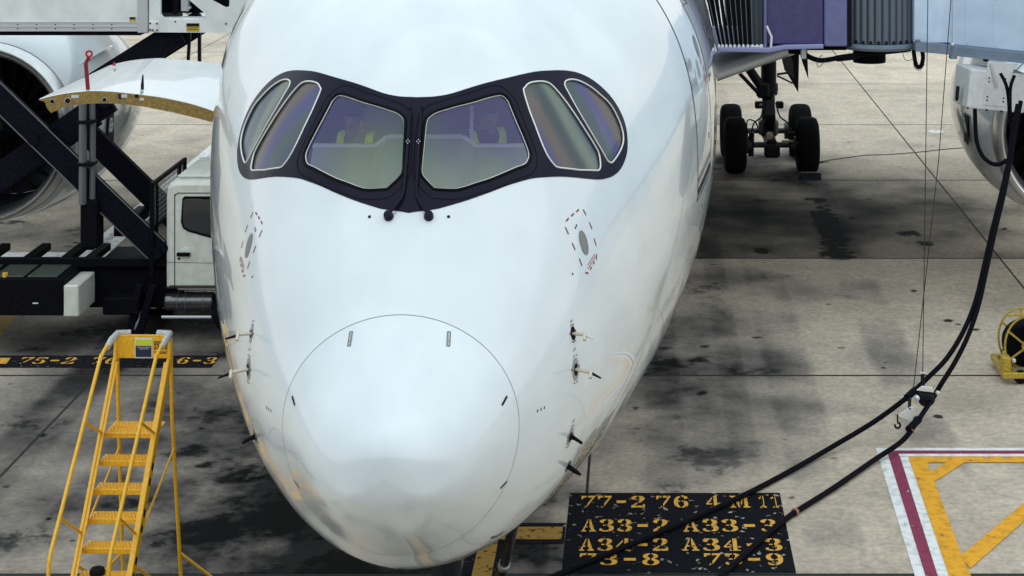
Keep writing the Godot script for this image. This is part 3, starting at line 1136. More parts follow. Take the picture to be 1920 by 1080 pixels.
func build_airliner():
	prep_surface()
	plane = thing("airliner", Vector3(XC, 0, -(Z0 + 4.6)), "large white airliner parked nose-in with black cockpit mask", "airliner")
	var mask := ccw(both_sides(mask_half()))
	var ts := []
	for k in 27:
		ts.append(0.9865 * pow(k / 26.0, 1.9))
	var m := mb()
	skin_shell(m, ts, 144, PackedVector2Array())
	part(m, "radome", M.radome_white, plane)
	ts = []
	var t := 0.9915
	while t < 4.0:
		ts.append(t)
		t += 0.055
	while t < 14.0:
		ts.append(t)
		t += 0.18
	while t < 56.0:
		ts.append(t)
		t += 1.0
	m = mb()
	# the hole in the skin lies a little inside the mask's outline
	var inner := Geometry2D.offset_polygon(mask, -0.012)
	skin_shell(m, ts, 160, ccw(inner[0]))
	var body := part(m, "fuselage", M.aircraft_white, plane)
	m = mb()
	var ring := []
	for k in 97:
		ring.append(Vector2(0.989, -PI + TAU * k / 96.0))
	skin_line(m, ring, 0.03, -0.0035)
	part(m, "radome_seam", M.print_grey, plane)

	# cockpit windows
	var w1 := pairs([1.985, 0.058, 2.022, 0.077, 2.053, 0.113, 2.091, 0.175, 2.182, 0.295, 2.268, 0.375, 2.337, 0.435, 2.355, 0.463, 2.347, 0.496, 2.318, 0.518, 2.253, 0.572, 2.188, 0.639, 2.144, 0.677, 2.100, 0.683, 2.046, 0.671, 1.979, 0.627, 1.896, 0.565, 1.812, 0.486, 1.747, 0.403, 1.696, 0.326, 1.670, 0.261, 1.654, 0.161, 1.661, 0.134, 1.696, 0.079, 1.727, 0.054, 1.785, 0.053, 1.884, 0.055])
	var w2 := pairs([2.495, 0.557, 2.532, 0.558, 2.582, 0.569, 2.643, 0.595, 2.721, 0.635, 2.762, 0.666, 2.776, 0.703, 2.784, 0.755, 2.793, 0.825, 2.809, 0.900, 2.840, 0.978, 2.848, 1.011, 2.816, 1.037, 2.776, 1.048, 2.708, 1.035, 2.491, 0.953, 2.294, 0.852, 2.257, 0.809, 2.257, 0.765, 2.286, 0.717, 2.336, 0.666, 2.405, 0.607])
	var w3 := pairs([2.899, 0.735, 2.924, 0.726, 2.963, 0.728, 3.033, 0.745, 3.120, 0.779, 3.219, 0.836, 3.303, 0.900, 3.368, 0.956, 3.384, 1.003, 3.385, 1.040, 3.361, 1.073, 3.298, 1.093, 3.162, 1.097, 3.022, 1.090, 2.976, 1.082, 2.937, 1.063, 2.915, 1.026, 2.884, 0.964, 2.862, 0.875, 2.867, 0.806, 2.884, 0.763])
	var outs := []
	for w in [w1, w2, w3]:
		var r := PackedVector2Array(curve(w, 3, true))
		outs.append(r)
		outs.append(mirror(r))
	m = mb()
	skin_patch(m, mask, outs, 0.004)
	# the mask's step down to the skin and the reveals of the panes
	var cockpit := part(m, "cockpit_mask", M.mask_black, plane)
	m = mb()
	for w in outs:
		var N: int = w.size()
		for i in N:
			var a: Vector2 = w[i]
			var b: Vector2 = w[(i + 1) % N]
			var na := SN(a.x, a.y)
			var pa := S(a.x, a.y)
			var pb := S(b.x, b.y)
			var nn := na.cross(pb - pa).normalized()
			m.quad(pa + na * 0.004, pb + na * 0.004, pb - na * 0.05, pa - na * 0.05, nn)
	part(m, "window_reveal", M.seal_black, cockpit)
	for k in outs.size():
		m = mb()
		m.tint = true
		skin_patch(m, outs[k], [], -0.014, 0.03, 0.04, coating_reflection)
		var pane := part(m, "window_pane", M.cockpit_glass, plane)
		m = mb()
		var pth := []
		for q in outs[k]:
			pth.append(on_skin(q, 0.003))
		pth.append(pth[0])
		pth.append(pth[1])
		if k < 2:
			# wide dark seal with the pale edge inside it
			var r := []
			var ins := Geometry2D.offset_polygon(ccw(outs[k]), -0.008)
			for q in ins[0]:
				r.append(on_skin(q, -0.010))
			r.append(r[0])
			m.tube(r, 0.006, 5, false)
			part(m, "window_trim", M.trim_silver, pane)
			m = mb()
			m.tube(pth, 0.014, 6, false)
			part(m, "window_seal", M.seal_black, pane)
			m = mb()
			var fr := []
			for q in Geometry2D.offset_polygon(ccw(outs[k]), 0.045)[0]:
				fr.append(q)
			skin_line(m, fr, 0.010, 0.006, true)
			part(m, "frame_line", M.seal_black, pane)
		else:
			m.tube(pth, 0.0085, 6, false)
			part(m, "window_trim", M.trim_silver, pane)
	# wiper arms, parked upright on either side of the middle post
	for s in [-1.0, 1.0]:
		m = mb()
		var pts := []
		for q in [[1.520, 0.128, 0.06], [1.545, 0.095, 0.055], [1.59, 0.055, 0.05], [1.63, 0.040, 0.045], [1.75, 0.034, 0.040], [1.88, 0.032, 0.036], [2.03, 0.031, 0.03]]:
			pts.append(on_skin(Vector2(q[0], q[1] * s), q[2] * 0.8))
		m.tube(curve(pts, 4), 0.014, 7)
		var b: Vector3 = on_skin(Vector2(1.515, 0.134 * s), 0.0)
		var bn := SN(1.515, 0.134 * s)
		m.lathe(b, bn, [Vector2(0.045, 0.0), Vector2(0.042, 0.03), Vector2(0.034, 0.055), Vector2(0.0, 0.066)], 14)
		var wp := part(m, "wiper_arm", M.mask_black, plane)
		m = mb()
		var bl := []
		for q in [[1.66, 0.047, 0.02], [1.80, 0.040, 0.02], [1.95, 0.036, 0.02], [2.06, 0.034, 0.02]]:
			bl.append(on_skin(Vector2(q[0], q[1] * s), q[2]))
		m.tube(bl, 0.010, 6)
		part(m, "wiper_blade", M.seal_black, wp)
		m = mb()
		for dd in [Vector2(0, 0.02), Vector2(0, -0.02), Vector2(0.016, 0), Vector2(-0.016, 0)]:
			skin_poly(m, 1.865, 0.031 * s, oval(dd.x * 0.8, dd.y * 0.8, 0.004, 0.004, 0, 8), 0.05)
		part(m, "arm_bolt", M.trim_silver, wp)
		m = mb()
		var jt := near(1.515, 0.134 * s, 0.17 * s, -0.005)
		skin_poly(m, jt.x, jt.y, oval(0, 0, 0.014, 0.014, 0, 10), 0.004)
		part(m, "washer_jet", M.print_black, plane)

	build_skin_details()
	build_cockpit()


func build_skin_details():
	var m := mb()
	# ice detector plates with their dashed red frames, left and right
	for s in [-1.0, 1.0]:
		var t := 2.190 if s > 0 else 2.25
		var a: float = (1.136 if s > 0 else 1.17) * s
		m = mb()
		skin_poly(m, t, a, oval(0, 0, 0.062, 0.112, 3.0 * s), 0.004)
		part(m, "oval_sensor", M.sensor_grey, plane)
		m = mb()
		var rr := [[-0.14, 0.21, 24], [0.0, 0.25, 4], [0.13, 0.24, -18]]
		for q in [[-0.15, 0.24, 0.05, 0.014, 22.0], [-0.06, 0.265, 0.05, 0.014, 18.0], [0.03, 0.285, 0.05, 0.014, 14.0], [0.13, 0.25, 0.014, 0.06, 22.0], [0.175, 0.12, 0.014, 0.07, 14.0], [0.19, -0.03, 0.014, 0.07, 10.0],
				[-0.20, 0.15, 0.014, 0.07, 14.0], [-0.165, 0.0, 0.014, 0.07, 16.0], [-0.115, -0.15, 0.014, 0.07, 14.0], [-0.05, -0.26, 0.05, 0.014, -18.0], [0.03, -0.235, 0.04, 0.014, 24.0], [0.10, -0.20, 0.04, 0.014, 26.0], [0.165, -0.16, 0.014, 0.05, -24.0]]:
			skin_poly(m, t, a, rect(q[0] * s, q[1], q[2], q[3], q[4] * s), 0.003)
		part(m, "dashed_frame", M.print_red, plane)
		m = mb()
		for k in 2:
			skin_poly(m, t, a, rect(0.065 * s, -0.19 + 0.026 * k, 0.19 - 0.03 * k, 0.009, 24.0 * s), 0.003)
		part(m, "placard_text", M.print_pale_red, plane)
		m = mb()
		for q in [[-0.07, 0.15], [-0.045, 0.165], [-0.27, -0.22]]:
			skin_poly(m, t, a, oval(q[0] * s, q[1], 0.009, 0.012, 0, 8), 0.003)
		part(m, "small_port", M.print_black, plane)
	# air data probes: plate, dark boss, strut and tube
	for s in [-1.0, 1.0]:
		for q in [[1.761, 1.360, 0, 0.034, 0.062], [1.747, 1.527, 1, 0.05, 0.10], [1.802, 1.898, 2, 0.042, 0.085]]:
			var a: float = q[1] * s
			var n := SN(q[0], a)
			var p := S(q[0], a)
			var right := Vector3.UP.cross(n).normalized()
			m = mb()
			skin_poly(m, q[0], a, oval(0, 0, q[3] * 1.1, q[4]), 0.004)
			var pr := part(m, "probe_plate", M.plate_grey if q[2] > 0 or s < 0 else M.seal_black, plane)
			m = mb()
			skin_poly(m, q[0], a, oval(0, -0.005, q[3] * 0.6, q[4] * 0.55), 0.007)
			part(m, "probe_boss", M.seal_black, pr)
			m = mb()
			var tip: Vector3 = p + n * [0.12, 0.15, 0.09][q[2]] + Vector3(0, -0.012, 0)
			if q[2] < 2:
				m.bar(p, tip, 0.05, 0.022, Vector3.UP, 0.006)
				m.bar(tip + Vector3(0, 0.02, 0), tip + Vector3(0, -0.04, 0.05), 0.03, 0.03, Vector3.RIGHT, 0.006)
				part(m, "probe_strut", M.probe_cream, pr)
				m = mb()
				m.tube([tip + Vector3(0, -0.01, -0.02), tip + n * 0.1 + Vector3(0, -0.02, 0.06)], [0.014, 0.008], 7)
				part(m, "probe_tube", M.seal_black if (q[2] == 1 or s < 0) else M.trim_silver, pr)
			else:
				m.tube([p, p + n * 0.05, tip + n * 0.03], [0.026, 0.017, 0.013], 8)
				part(m, "probe_tube", M.seal_black, pr)
			m = mb()
			for k in [[-0.45, 1.16, 30], [0.45, 1.16, -30], [-0.45, -1.16, -30], [0.45, -1.16, 30], [-1.35, 0.1, 90], [1.35, 0.1, 90]]:
				skin_poly(m, q[0], a, rect(k[0] * q[3], k[1] * q[4], 0.026, 0.009, k[2]), 0.003)
			part(m, "dashed_frame", M.print_red, pr)
			m = mb()
			for k in [[-0.3, 1.65], [0.25, 1.75]]:
				skin_poly(m, q[0], a, oval(k[0] * q[3], k[1] * q[4], 0.010, 0.010, 0, 8), 0.003)
			part(m, "small_port", M.print_grey, pr)
		m = mb()
		for k in 3:
			skin_poly(m, 1.256, 1.589 * s, oval((-0.05 + 0.05 * k), 0.0, 0.007, 0.014, 0, 8), 0.003)
		part(m, "static_port", M.print_black, plane)
		# temperature probe low on the side
		if s < 0:
			continue
		m = mb()
		var n2 := SN(2.06, 2.12 * s)
		var p2 := S(2.06, 2.12 * s)
		skin_poly(m, 2.06, 2.12 * s, oval(0, 0, 0.028, 0.07, 12.0 * s), 0.008)
		m.tube([p2, p2 + n2 * 0.10, p2 + n2 * 0.14], [0.024, 0.020, 0.010], 8)
		part(m, "temperature_probe", M.seal_black, plane)
	# lightning strips on the radome
	for s in [-1.0, 1.0]:
		for q in [[0.895, 0.455, 0, 0.024, 0.13, 16.0], [0.87, 1.255, 1, 0.02, 0.10, 58.0], [0.96, 2.05, 1, 0.02, 0.085, 60.0]]:
			m = mb()
			skin_poly(m, q[0], q[1] * s, rect(0, 0, q[3], q[4], -q[5] * s), 0.004)
			var st := part(m, "lightning_strip", M.plate_grey if q[2] == 0 else M.print_black, plane)
			if q[2] == 0:
				m = mb()
				for k in [[0, 0.066, 0.026, 0.004], [0, -0.066, 0.026, 0.004], [0.013, 0, 0.004, 0.13], [-0.013, 0, 0.004, 0.13], [0, -0.02, 0.024, 0.003]]:
					var r := rect(k[0], k[1], k[2], k[3])
					var rr := []
					for v in r:
						rr.append(v.rotated(deg_to_rad(-q[5] * s)))
					skin_poly(m, q[0], q[1] * s, rr, 0.006)
				part(m, "strip_edge", M.print_black, st)
	# curved gill low on the right
	m = mb()
	var gl := []
	for k in 9:
		gl.append(near(1.507, 2.511, -0.10 + 0.026 * k, 0.015 * pow((k - 4) / 4.0, 2) - 0.004 * k))
	skin_line(m, gl, 0.022, 0.006)
	part(m, "drain_gill", M.print_black, plane)

	# forward door on the right, its sill, window and print
	m = mb()
	var df := []
	var dr := []
	for k in 41:
		var a := 0.62 + (1.67 - 0.62) * k / 40.0
		df.append(Vector2(5.44 + 0.06 * smoothstep(1.45, 1.67, a), a))
		dr.append(Vector2(6.46 + 0.05 * smoothstep(1.4, 1.6, a), a))
	skin_line(m, df, 0.030, 0.003)
	skin_line(m, dr, 0.026, 0.003)
	var sill := []
	for k in 11:
		sill.append(Vector2(lerpf(5.5, 6.51, k / 10.0), 1.67))
	skin_line(m, sill, 0.02, 0.002)
	var door := part(m, "door_seam", M.seam, plane)
	m = mb()
	var s2 := []
	for k in 11:
		s2.append(Vector2(lerpf(5.53, 6.48, k / 10.0), 1.648))
	skin_line(m, s2, 0.07, 0.004)
	part(m, "door_sill", M.print_black, door)
	m = mb()
	s2 = []
	for k in 11:
		s2.append(Vector2(lerpf(5.53, 6.48, k / 10.0), 1.617))
	skin_line(m, s2, 0.06, 0.003)
	part(m, "scuff_plate", M.dull_metal, door)
	m = mb()
	skin_poly(m, 6.22, 1.235, oval(0, 0, 0.085, 0.13), 0.004)
	part(m, "door_window", M.dark_glass, door)
	m = mb()
	for k in [[5.60, 1.255, 0.16, 8], [5.60, 1.335, 0.16, 9], [6.05, 1.335, 0.12, 5], [6.05, 1.30, 0.12, 4]]:
		for i in k[3]:
			skin_poly(m, k[0], k[1], rect(-0.13 + 0.034 * i, 0.02 * sin(i * 2.3), 0.014, k[2] * (0.75 + 0.25 * sin(i * 1.7))), 0.003)
	part(m, "door_print", M.print_grey, door)
	m = mb()
	for k in [[6.6, 1.06, 0.26, 0.012], [6.6, 1.0, 0.3, 0.012]]:
		skin_poly(m, k[0], k[1], rect(0, 0.0, k[2], k[3]), 0.003)
	for k in [[6.7, 1.03, 0.05, 0.09], [6.8, 1.06, 0.05, 0.07], [5.78, 1.325, 0.012, 0.2], [6.0, 1.31, 0.012, 0.2], [6.3, 1.57, 0.04, 0.07]]:
		skin_poly(m, k[0], k[1], rect(0, 0, k[2], k[3]), 0.003)
	part(m, "door_print", M.print_black, door)
	m = mb()
	for k in [[6.25, 1.30], [6.32, 1.34], [6.28, 1.37], [6.36, 1.39]]:
		for i in 4:
			skin_poly(m, k[0], k[1], rect(-0.05 + 0.03 * i, 0, 0.013, 0.08), 0.003)
	part(m, "door_print", M.print_pale_red, door)
	# cabin window row aft of the door
	for k in 14:
		var t := 7.6 + 0.64 * k
		m = mb()
		skin_poly(m, t, 1.245, oval(0, 0, 0.12, 0.17), 0.004)
		part(m, "cabin_window", M.dark_glass, plane)


func build_cockpit():
	var m := mb()
	# floor, walls and bulkhead of the flight deck: one dark shell a little inside the skin
	var rows := []
	var mids := []
	for t in [1.75, 2.0, 2.3, 2.6, 3.0, 3.4, 3.9, 4.4]:
		var r := PackedVector3Array()
		var c := Vector3(XC, YT + 1.2, -(Z0 + t))
		for k in 40:
			var p := S(t, TAU * k / 40.0)
			var q := p - (p - c).normalized() * 0.2
			q.y = maxf(q.y, 4.95)
			r.append(q)
		rows.append(r)
		mids.append(c)
	var hole := mb()
	# only below the sills and behind the windows, so that the panes stay open
	for i in rows.size() - 1:
		for k in 40:
			var k2 := (k + 1) % 40
			var y: float = (rows[i][k].y + rows[i + 1][k2].y) * 0.5
			if y > 5.62 and i < 5:
				continue
			var nn: Vector3 = (mids[i] - rows[i][k]).normalized()
			hole.quad(rows[i][k], rows[i][k2], rows[i + 1][k2], rows[i + 1][k], nn)
	part(hole, "flight_deck_lining", M.cabin_grey, plane)
	m = mb()
	m.box(Vector3(XC, 5.75, -(Z0 + 4.4)), Vector3(3.3, 2.5, 0.06))
	part(m, "bulkhead", M.cabin_grey, plane)
	# instrument panel top: rises from the windscreen base to a ridge in front of the pilots
	m = mb()
	for s in [-1.0, 1.0]:
		var top := [Vector3(XC, 6.20, -17.22), Vector3(XC + 0.34 * s, 6.20, -17.24), Vector3(XC + 0.46 * s, 6.10, -17.30), Vector3(XC + 1.06 * s, 6.08, -17.42)]
		var low := [Vector3(XC, 5.66, -16.24), Vector3(XC + 0.34 * s, 5.66, -16.28), Vector3(XC + 0.46 * s, 5.68, -16.32), Vector3(XC + 1.0 * s, 5.83, -16.66)]
		for i in 3:
			var nn: Vector3 = (top[i + 1] - top[i]).cross(low[i] - top[i]).normalized()
			nn = nn if nn.y > 0 else -nn
			m.quad(top[i], top[i + 1], low[i + 1], low[i], nn)
	part(m, "instrument_hood", M.glareshield, plane)
	m = mb()
	for s in [-1.0, 1.0]:
		var e := [Vector3(XC, 6.20, -17.22), Vector3(XC + 0.34 * s, 6.20, -17.24), Vector3(XC + 0.46 * s, 6.10, -17.30), Vector3(XC + 1.06 * s, 6.08, -17.42)]
		for i in 3:
			m.bar(e[i], e[i + 1], 0.06, 0.035)
	m.bar(Vector3(XC + 0.42, 6.15, -17.32), Vector3(XC + 0.42, 6.46, -17.36), 0.045, 0.03)
	part(m, "hood_edge", M.panel_edge, plane)
	m = mb()
	for x in [-0.62, 0.62]:
		m.box(Vector3(XC + x, 5.85, -18.34), Vector3(0.5, 0.9, 0.14), Basis(), 0.05)
		m.box(Vector3(XC + x, 6.38, -18.36), Vector3(0.28, 0.24, 0.12), Basis(), 0.05)
		m.box(Vector3(XC + x, 5.36, -18.08), Vector3(0.5, 0.14, 0.5), Basis(), 0.05)
	part(m, "pilot_seat", M.seat_blue, plane)
	m = mb()
	m.box(Vector3(XC, 4.9, -17.6), Vector3(2.9, 0.06, 2.2))
	part(m, "flight_deck_floor", M.cabin_grey, plane)


func engine(s: float):
	var o := Vector3(XC + 10.26 * s, 3.2, -34.5)
	var ax := Vector3.FORWARD
	var m := mb()
	m.lathe(o, ax, [Vector2(1.66, 0.42), Vector2(1.76, 0.75), Vector2(1.86, 1.5), Vector2(1.92, 2.4), Vector2(1.92, 3.2), Vector2(1.86, 4.1), Vector2(1.74, 4.9), Vector2(1.58, 5.6), Vector2(1.54, 5.62), Vector2(1.5, 5.3)], 72)
	var e := part(m, "engine_nacelle", M.aircraft_white, plane)
	m = mb()
	m.lathe(o, ax, [Vector2(1.43, 0.5), Vector2(1.45, 0.3), Vector2(1.49, 0.13), Vector2(1.54, 0.03), Vector2(1.58, 0.0), Vector2(1.62, 0.03), Vector2(1.655, 0.12), Vector2(1.68, 0.28), Vector2(1.69, 0.418), Vector2(1.66, 0.419)], 72, 60.0)
	part(m, "intake_lip", M.bare_metal, e)
	m = mb()
	m.lathe(o, ax, [Vector2(1.46, 1.9), Vector2(1.47, 1.2), Vector2(1.43, 0.502)], 72)
	part(m, "intake_duct", M.intake_dark, e)
	m = mb()
	m.lathe(o, ax, [Vector2(0.0, 1.05), Vector2(0.1, 1.07), Vector2(0.3, 1.35), Vector2(0.45, 1.75), Vector2(0.46, 1.9)], 32)
	part(m, "spinner", M.gear_dark, e)
	m = mb()
	m.lathe(o, ax, [Vector2(0.0, 1.95), Vector2(1.46, 1.95)], 40)
	part(m, "fan_back", M.inner_dark, e)
	for k in 22:
		var b := mb()
		var w := TAU * k / 22.0
		var rows := []
		for i in 6:
			var r := lerpf(0.42, 1.42, i / 5.0)
			var sw := 0.10 * pow(i / 5.0, 2)
			var tw := lerpf(0.35, 1.05, i / 5.0)
			var line := PackedVector3Array()
			for j in 4:
				var u := lerpf(-0.17, 0.17, j / 3.0)
				var ang := w + sw + u * sin(tw) / r
				line.append(o + Vector3(cos(ang) * r, sin(ang) * r, -1.66 - u * cos(tw)))
			rows.append(line)
		b.grid(rows, false, null, Vector3.BACK)
		part(b, "fan_blade", M.blade, e)
	m = mb()
	m.lathe(o, ax, [Vector2(1.2, 5.3), Vector2(1.0, 6.6), Vector2(0.75, 7.4), Vector2(0.3, 8.2), Vector2(0, 8.3)], 40)
	part(m, "exhaust_cone", M.dull_metal, e)
	m = mb()
	m.prism(PackedVector2Array([Vector2(2.6, 1.7), Vector2(4.4, 2.35), Vector2(8.0, 2.6), Vector2(9.0, 1.9), Vector2(6.0, 1.2), Vector2(3.0, 1.3)]), Transform3D(Basis(Vector3.FORWARD, Vector3.UP, Vector3.RIGHT), o), -0.22, 0.22, 0.08)
	part(m, "pylon", M.aircraft_white, e)
	# seam lines and strake on the nacelle
	m = mb()
	m.lathe(o, ax, [Vector2(1.673, 0.417), Vector2(1.696, 0.417), Vector2(1.70, 0.437), Vector2(1.667, 0.437)], 72)
	part(m, "lip_seam", M.print_grey, e)
	m = mb()
	var sa := deg_to_rad(52.0)
	var dirv := Vector3(-s * sin(sa), cos(sa), 0)
	m.prism(PackedVector2Array([Vector2(1.4, 1.85), Vector2(2.6, 2.16), Vector2(3.0, 2.1), Vector2(3.1, 1.9)]), Transform3D(Basis(Vector3.FORWARD, dirv, Vector3.FORWARD.cross(dirv)), o), -0.012, 0.012)
	part(m, "strake", M.aircraft_white, e)
	# round monogram plate on the inner side
	var q := deg_to_rad(-6.0)
	var n := Vector3(-s * cos(q), sin(q), 0)
	var pc := o + n * 1.905 + ax * 1.95
	var back := -ax * 1.0
	var rt := Vector3.UP.cross(n).normalized()
	var tilt := Basis(rt, Vector3.UP, n).orthonormalized()
	m = mb()
	m.box(pc + n * 0.01, Vector3(0.42, 0.56, 0.02), tilt, 0.005)
	part(m, "emblem_plate", M.print_black, e)
	m = mb()
	var sans := SystemFont.new()
	sans.font_names = ["Droid Sans"]
	sans.font_weight = 700
	var uy := (Vector3.UP - n * n.y).normalized()
	m.text("R", pc + n * 0.024 - rt * 0.15 - uy * 0.05, rt * 0.22, uy * 0.28, sans)
	m.text("R", pc + n * 0.027 - rt * 0.06 - uy * 0.16, rt * 0.22, uy * 0.28, sans)
	part(m, "emblem", M.sticker_white, e)


func wheel(parent: Node3D, c: Vector3, r: float, w: float):
	var m := mb()
	var h := w * 0.5
	m.lathe(c, Vector3.RIGHT, [Vector2(r * 0.52, -h * 0.72), Vector2(r * 0.60, -h * 0.92), Vector2(r * 0.80, -h), Vector2(r * 0.93, -h * 0.86), Vector2(r * 0.985, -h * 0.6), Vector2(r, -h * 0.3), Vector2(r, h * 0.3), Vector2(r * 0.985, h * 0.6), Vector2(r * 0.93, h * 0.86), Vector2(r * 0.80, h), Vector2(r * 0.60, h * 0.92), Vector2(r * 0.52, h * 0.72)], 40, 50.0)
	var t := part(m, "wheel", M.tyre, parent)
	m = mb()
	m.lathe(c, Vector3.RIGHT, [Vector2(0, -h * 0.55), Vector2(r * 0.2, -h * 0.6), Vector2(r * 0.3, -h * 0.45), Vector2(r * 0.53, -h * 0.75), Vector2(r * 0.53, h * 0.75), Vector2(r * 0.3, h * 0.45), Vector2(r * 0.2, h * 0.6), Vector2(0, h * 0.55)], 28)
	part(m, "wheel_rim", M.gear_dark, t)


func main_gear(s: float):
	var x := XC + 5.32 * s
	var m := mb()
	var top := Vector3(x, 4.3, -48.3)
	var bot := Vector3(x, 0.95, -48.5)
	m.tube([top, Vector3(x, 1.95, -48.42)], 0.2, 20)
	m.tube([Vector3(x, 2.15, -48.4), Vector3(x, 2.0, -48.4), Vector3(x, 1.85, -48.4)], [0.24, 0.25, 0.23], 20)
	m.tube([Vector3(x, 1.95, -48.42), bot], 0.17, 16)
	var g := part(m, "main_gear_leg", M.gear_dark, plane)
	m = mb()
	m.box(bot + Vector3(0, 0.05, 0), Vector3(0.5, 0.46, 0.5), Basis(), 0.08)
	m.tube([Vector3(x + 0.1, 1.9, -48.2), Vector3(x + 0.08, 1.1, -48.2)], 0.05, 10)
	part(m, "shock_strut", M.gear_grey, g)
	m = mb()
	m.tube([Vector3(x - 0.95 * s, 3.2, -48.0), Vector3(x - 0.15 * s, 2.0, -48.2)], 0.12, 12)
	m.tube([Vector3(x - 1.15 * s, 2.85, -48.0), Vector3(x - 0.3 * s, 1.95, -48.1)], 0.05, 8)
	m.box(Vector3(x - 0.16 * s, 2.0, -48.2), Vector3(0.34, 0.4, 0.3), Basis(), 0.06)
	part(m, "drag_brace", M.gear_dark, g)
	m = mb()
	m.bar(Vector3(x, 0.75, -47.2), Vector3(x, 0.75, -49.9), 0.26, 0.3, Vector3.UP, 0.06)
	m.box(Vector3(x, 0.62, -47.15), Vector3(0.4, 0.34, 0.2), Basis(), 0.06)
	part(m, "bogie_beam", M.gear_dark, g)
	for d in [47.5, 49.6]:
		m = mb()
		m.tube([Vector3(x - 0.95, 0.71, -d), Vector3(x + 0.95, 0.71, -d)], 0.075, 12)
		m.tube([Vector3(x - 0.62, 0.71, -d), Vector3(x - 0.5, 0.71, -d)], 0.22, 14)
		m.tube([Vector3(x + 0.5, 0.71, -d), Vector3(x + 0.62, 0.71, -d)], 0.22, 14)
		part(m, "axle", M.gear_grey, g)
		for k in [-1.0, 1.0]:
			wheel(g, Vector3(x + 0.92 * k, 0.71, -d), 0.71, 0.55)
	# torque links, brake rods, boxes and pipes
	m = mb()
	m.bar(Vector3(x, 1.75, -48.1), Vector3(x, 1.4, -47.7), 0.26, 0.08, Vector3.BACK, 0.02)
	m.bar(Vector3(x, 1.4, -47.7), Vector3(x, 1.0, -48.1), 0.26, 0.08, Vector3.BACK, 0.02)
	part(m, "torque_link", M.gear_dark, g)
	m = mb()
	for k in [-1.0, 1.0]:
		m.tube([Vector3(x + 0.52 * k, 0.45, -47.35), Vector3(x + 0.5 * k, 1.05, -47.4)], 0.07, 8)
		m.tube(curve([Vector3(x + 0.16 * k, 1.7, -48.0), Vector3(x + 0.24 * k, 1.4, -47.7), Vector3(x + 0.44 * k, 1.25, -47.5), Vector3(x + 0.52 * k, 0.95, -47.4)], 5), 0.022, 6)
		m.box(Vector3(x + 0.27 * k, 1.62, -48.2), Vector3(0.2, 0.18, 0.2), Basis(), 0.03)
	m.tube(curve([Vector3(x - 0.6, 0.9, -47.3), Vector3(x - 0.62, 1.35, -47.3), Vector3(x - 0.4, 1.3, -47.4), Vector3(x - 0.3, 1.0, -47.3)], 5), 0.018, 6)
	part(m, "brake_lines", M.gear_dark, g)
	m = mb()
	m.lathe(Vector3(x - 0.06, 1.0, -47.2), Vector3.BACK, [Vector2(0.09, 0), Vector2(0.09, 0.05), Vector2(0, 0.06)], 14)
	m.box(Vector3(x + 0.4, 0.86, -47.2), Vector3(0.3, 0.05, 0.06), Basis(), 0.01)
	m.box(Vector3(x - 0.22, 1.64, -48.06), Vector3(0.1, 0.06, 0.1), Basis(), 0.01)
	part(m, "bright_fitting", M.probe_cream, g)
	# gear doors hanging outboard
	m = mb()
	var xf := Transform3D(Basis(Vector3.RIGHT * s, Vector3.UP, Vector3.BACK), Vector3(x, 0, -48.3))
	m.prism(PackedVector2Array([Vector2(0.22, 3.9), Vector2(0.80, 3.9), Vector2(0.76, 1.92), Vector2(0.48, 2.4)]), xf, -0.03, 0.03)
	m.prism(PackedVector2Array([Vector2(0.62, 3.9), Vector2(0.94, 3.9), Vector2(1.0, 2.3), Vector2(0.84, 2.75)]), xf, 0.2, 0.25)
	part(m, "gear_door", M.gear_dark, g)
	m = mb()
	m.prism(PackedVector2Array([Vector2(0.26, 3.1), Vector2(0.5, 3.1), Vector2(0.62, 2.7), Vector2(0.64, 2.3), Vector2(0.40, 2.5)]), xf, 0.035, 0.05)
	part(m, "door_liner", M.gear_grey, g)
	m = mb()
	m.tube([Vector3(x + 0.2 * s, 2.42, -48.1), Vector3(x + 0.5 * s, 2.45, -48.2)], 0.03, 6)
	m.tube([Vector3(x + 0.2 * s, 2.38, -48.1), Vector3(x + 0.6 * s, 2.18, -48.2)], 0.025, 6)
	part(m, "door_rod", M.gear_dark, g)


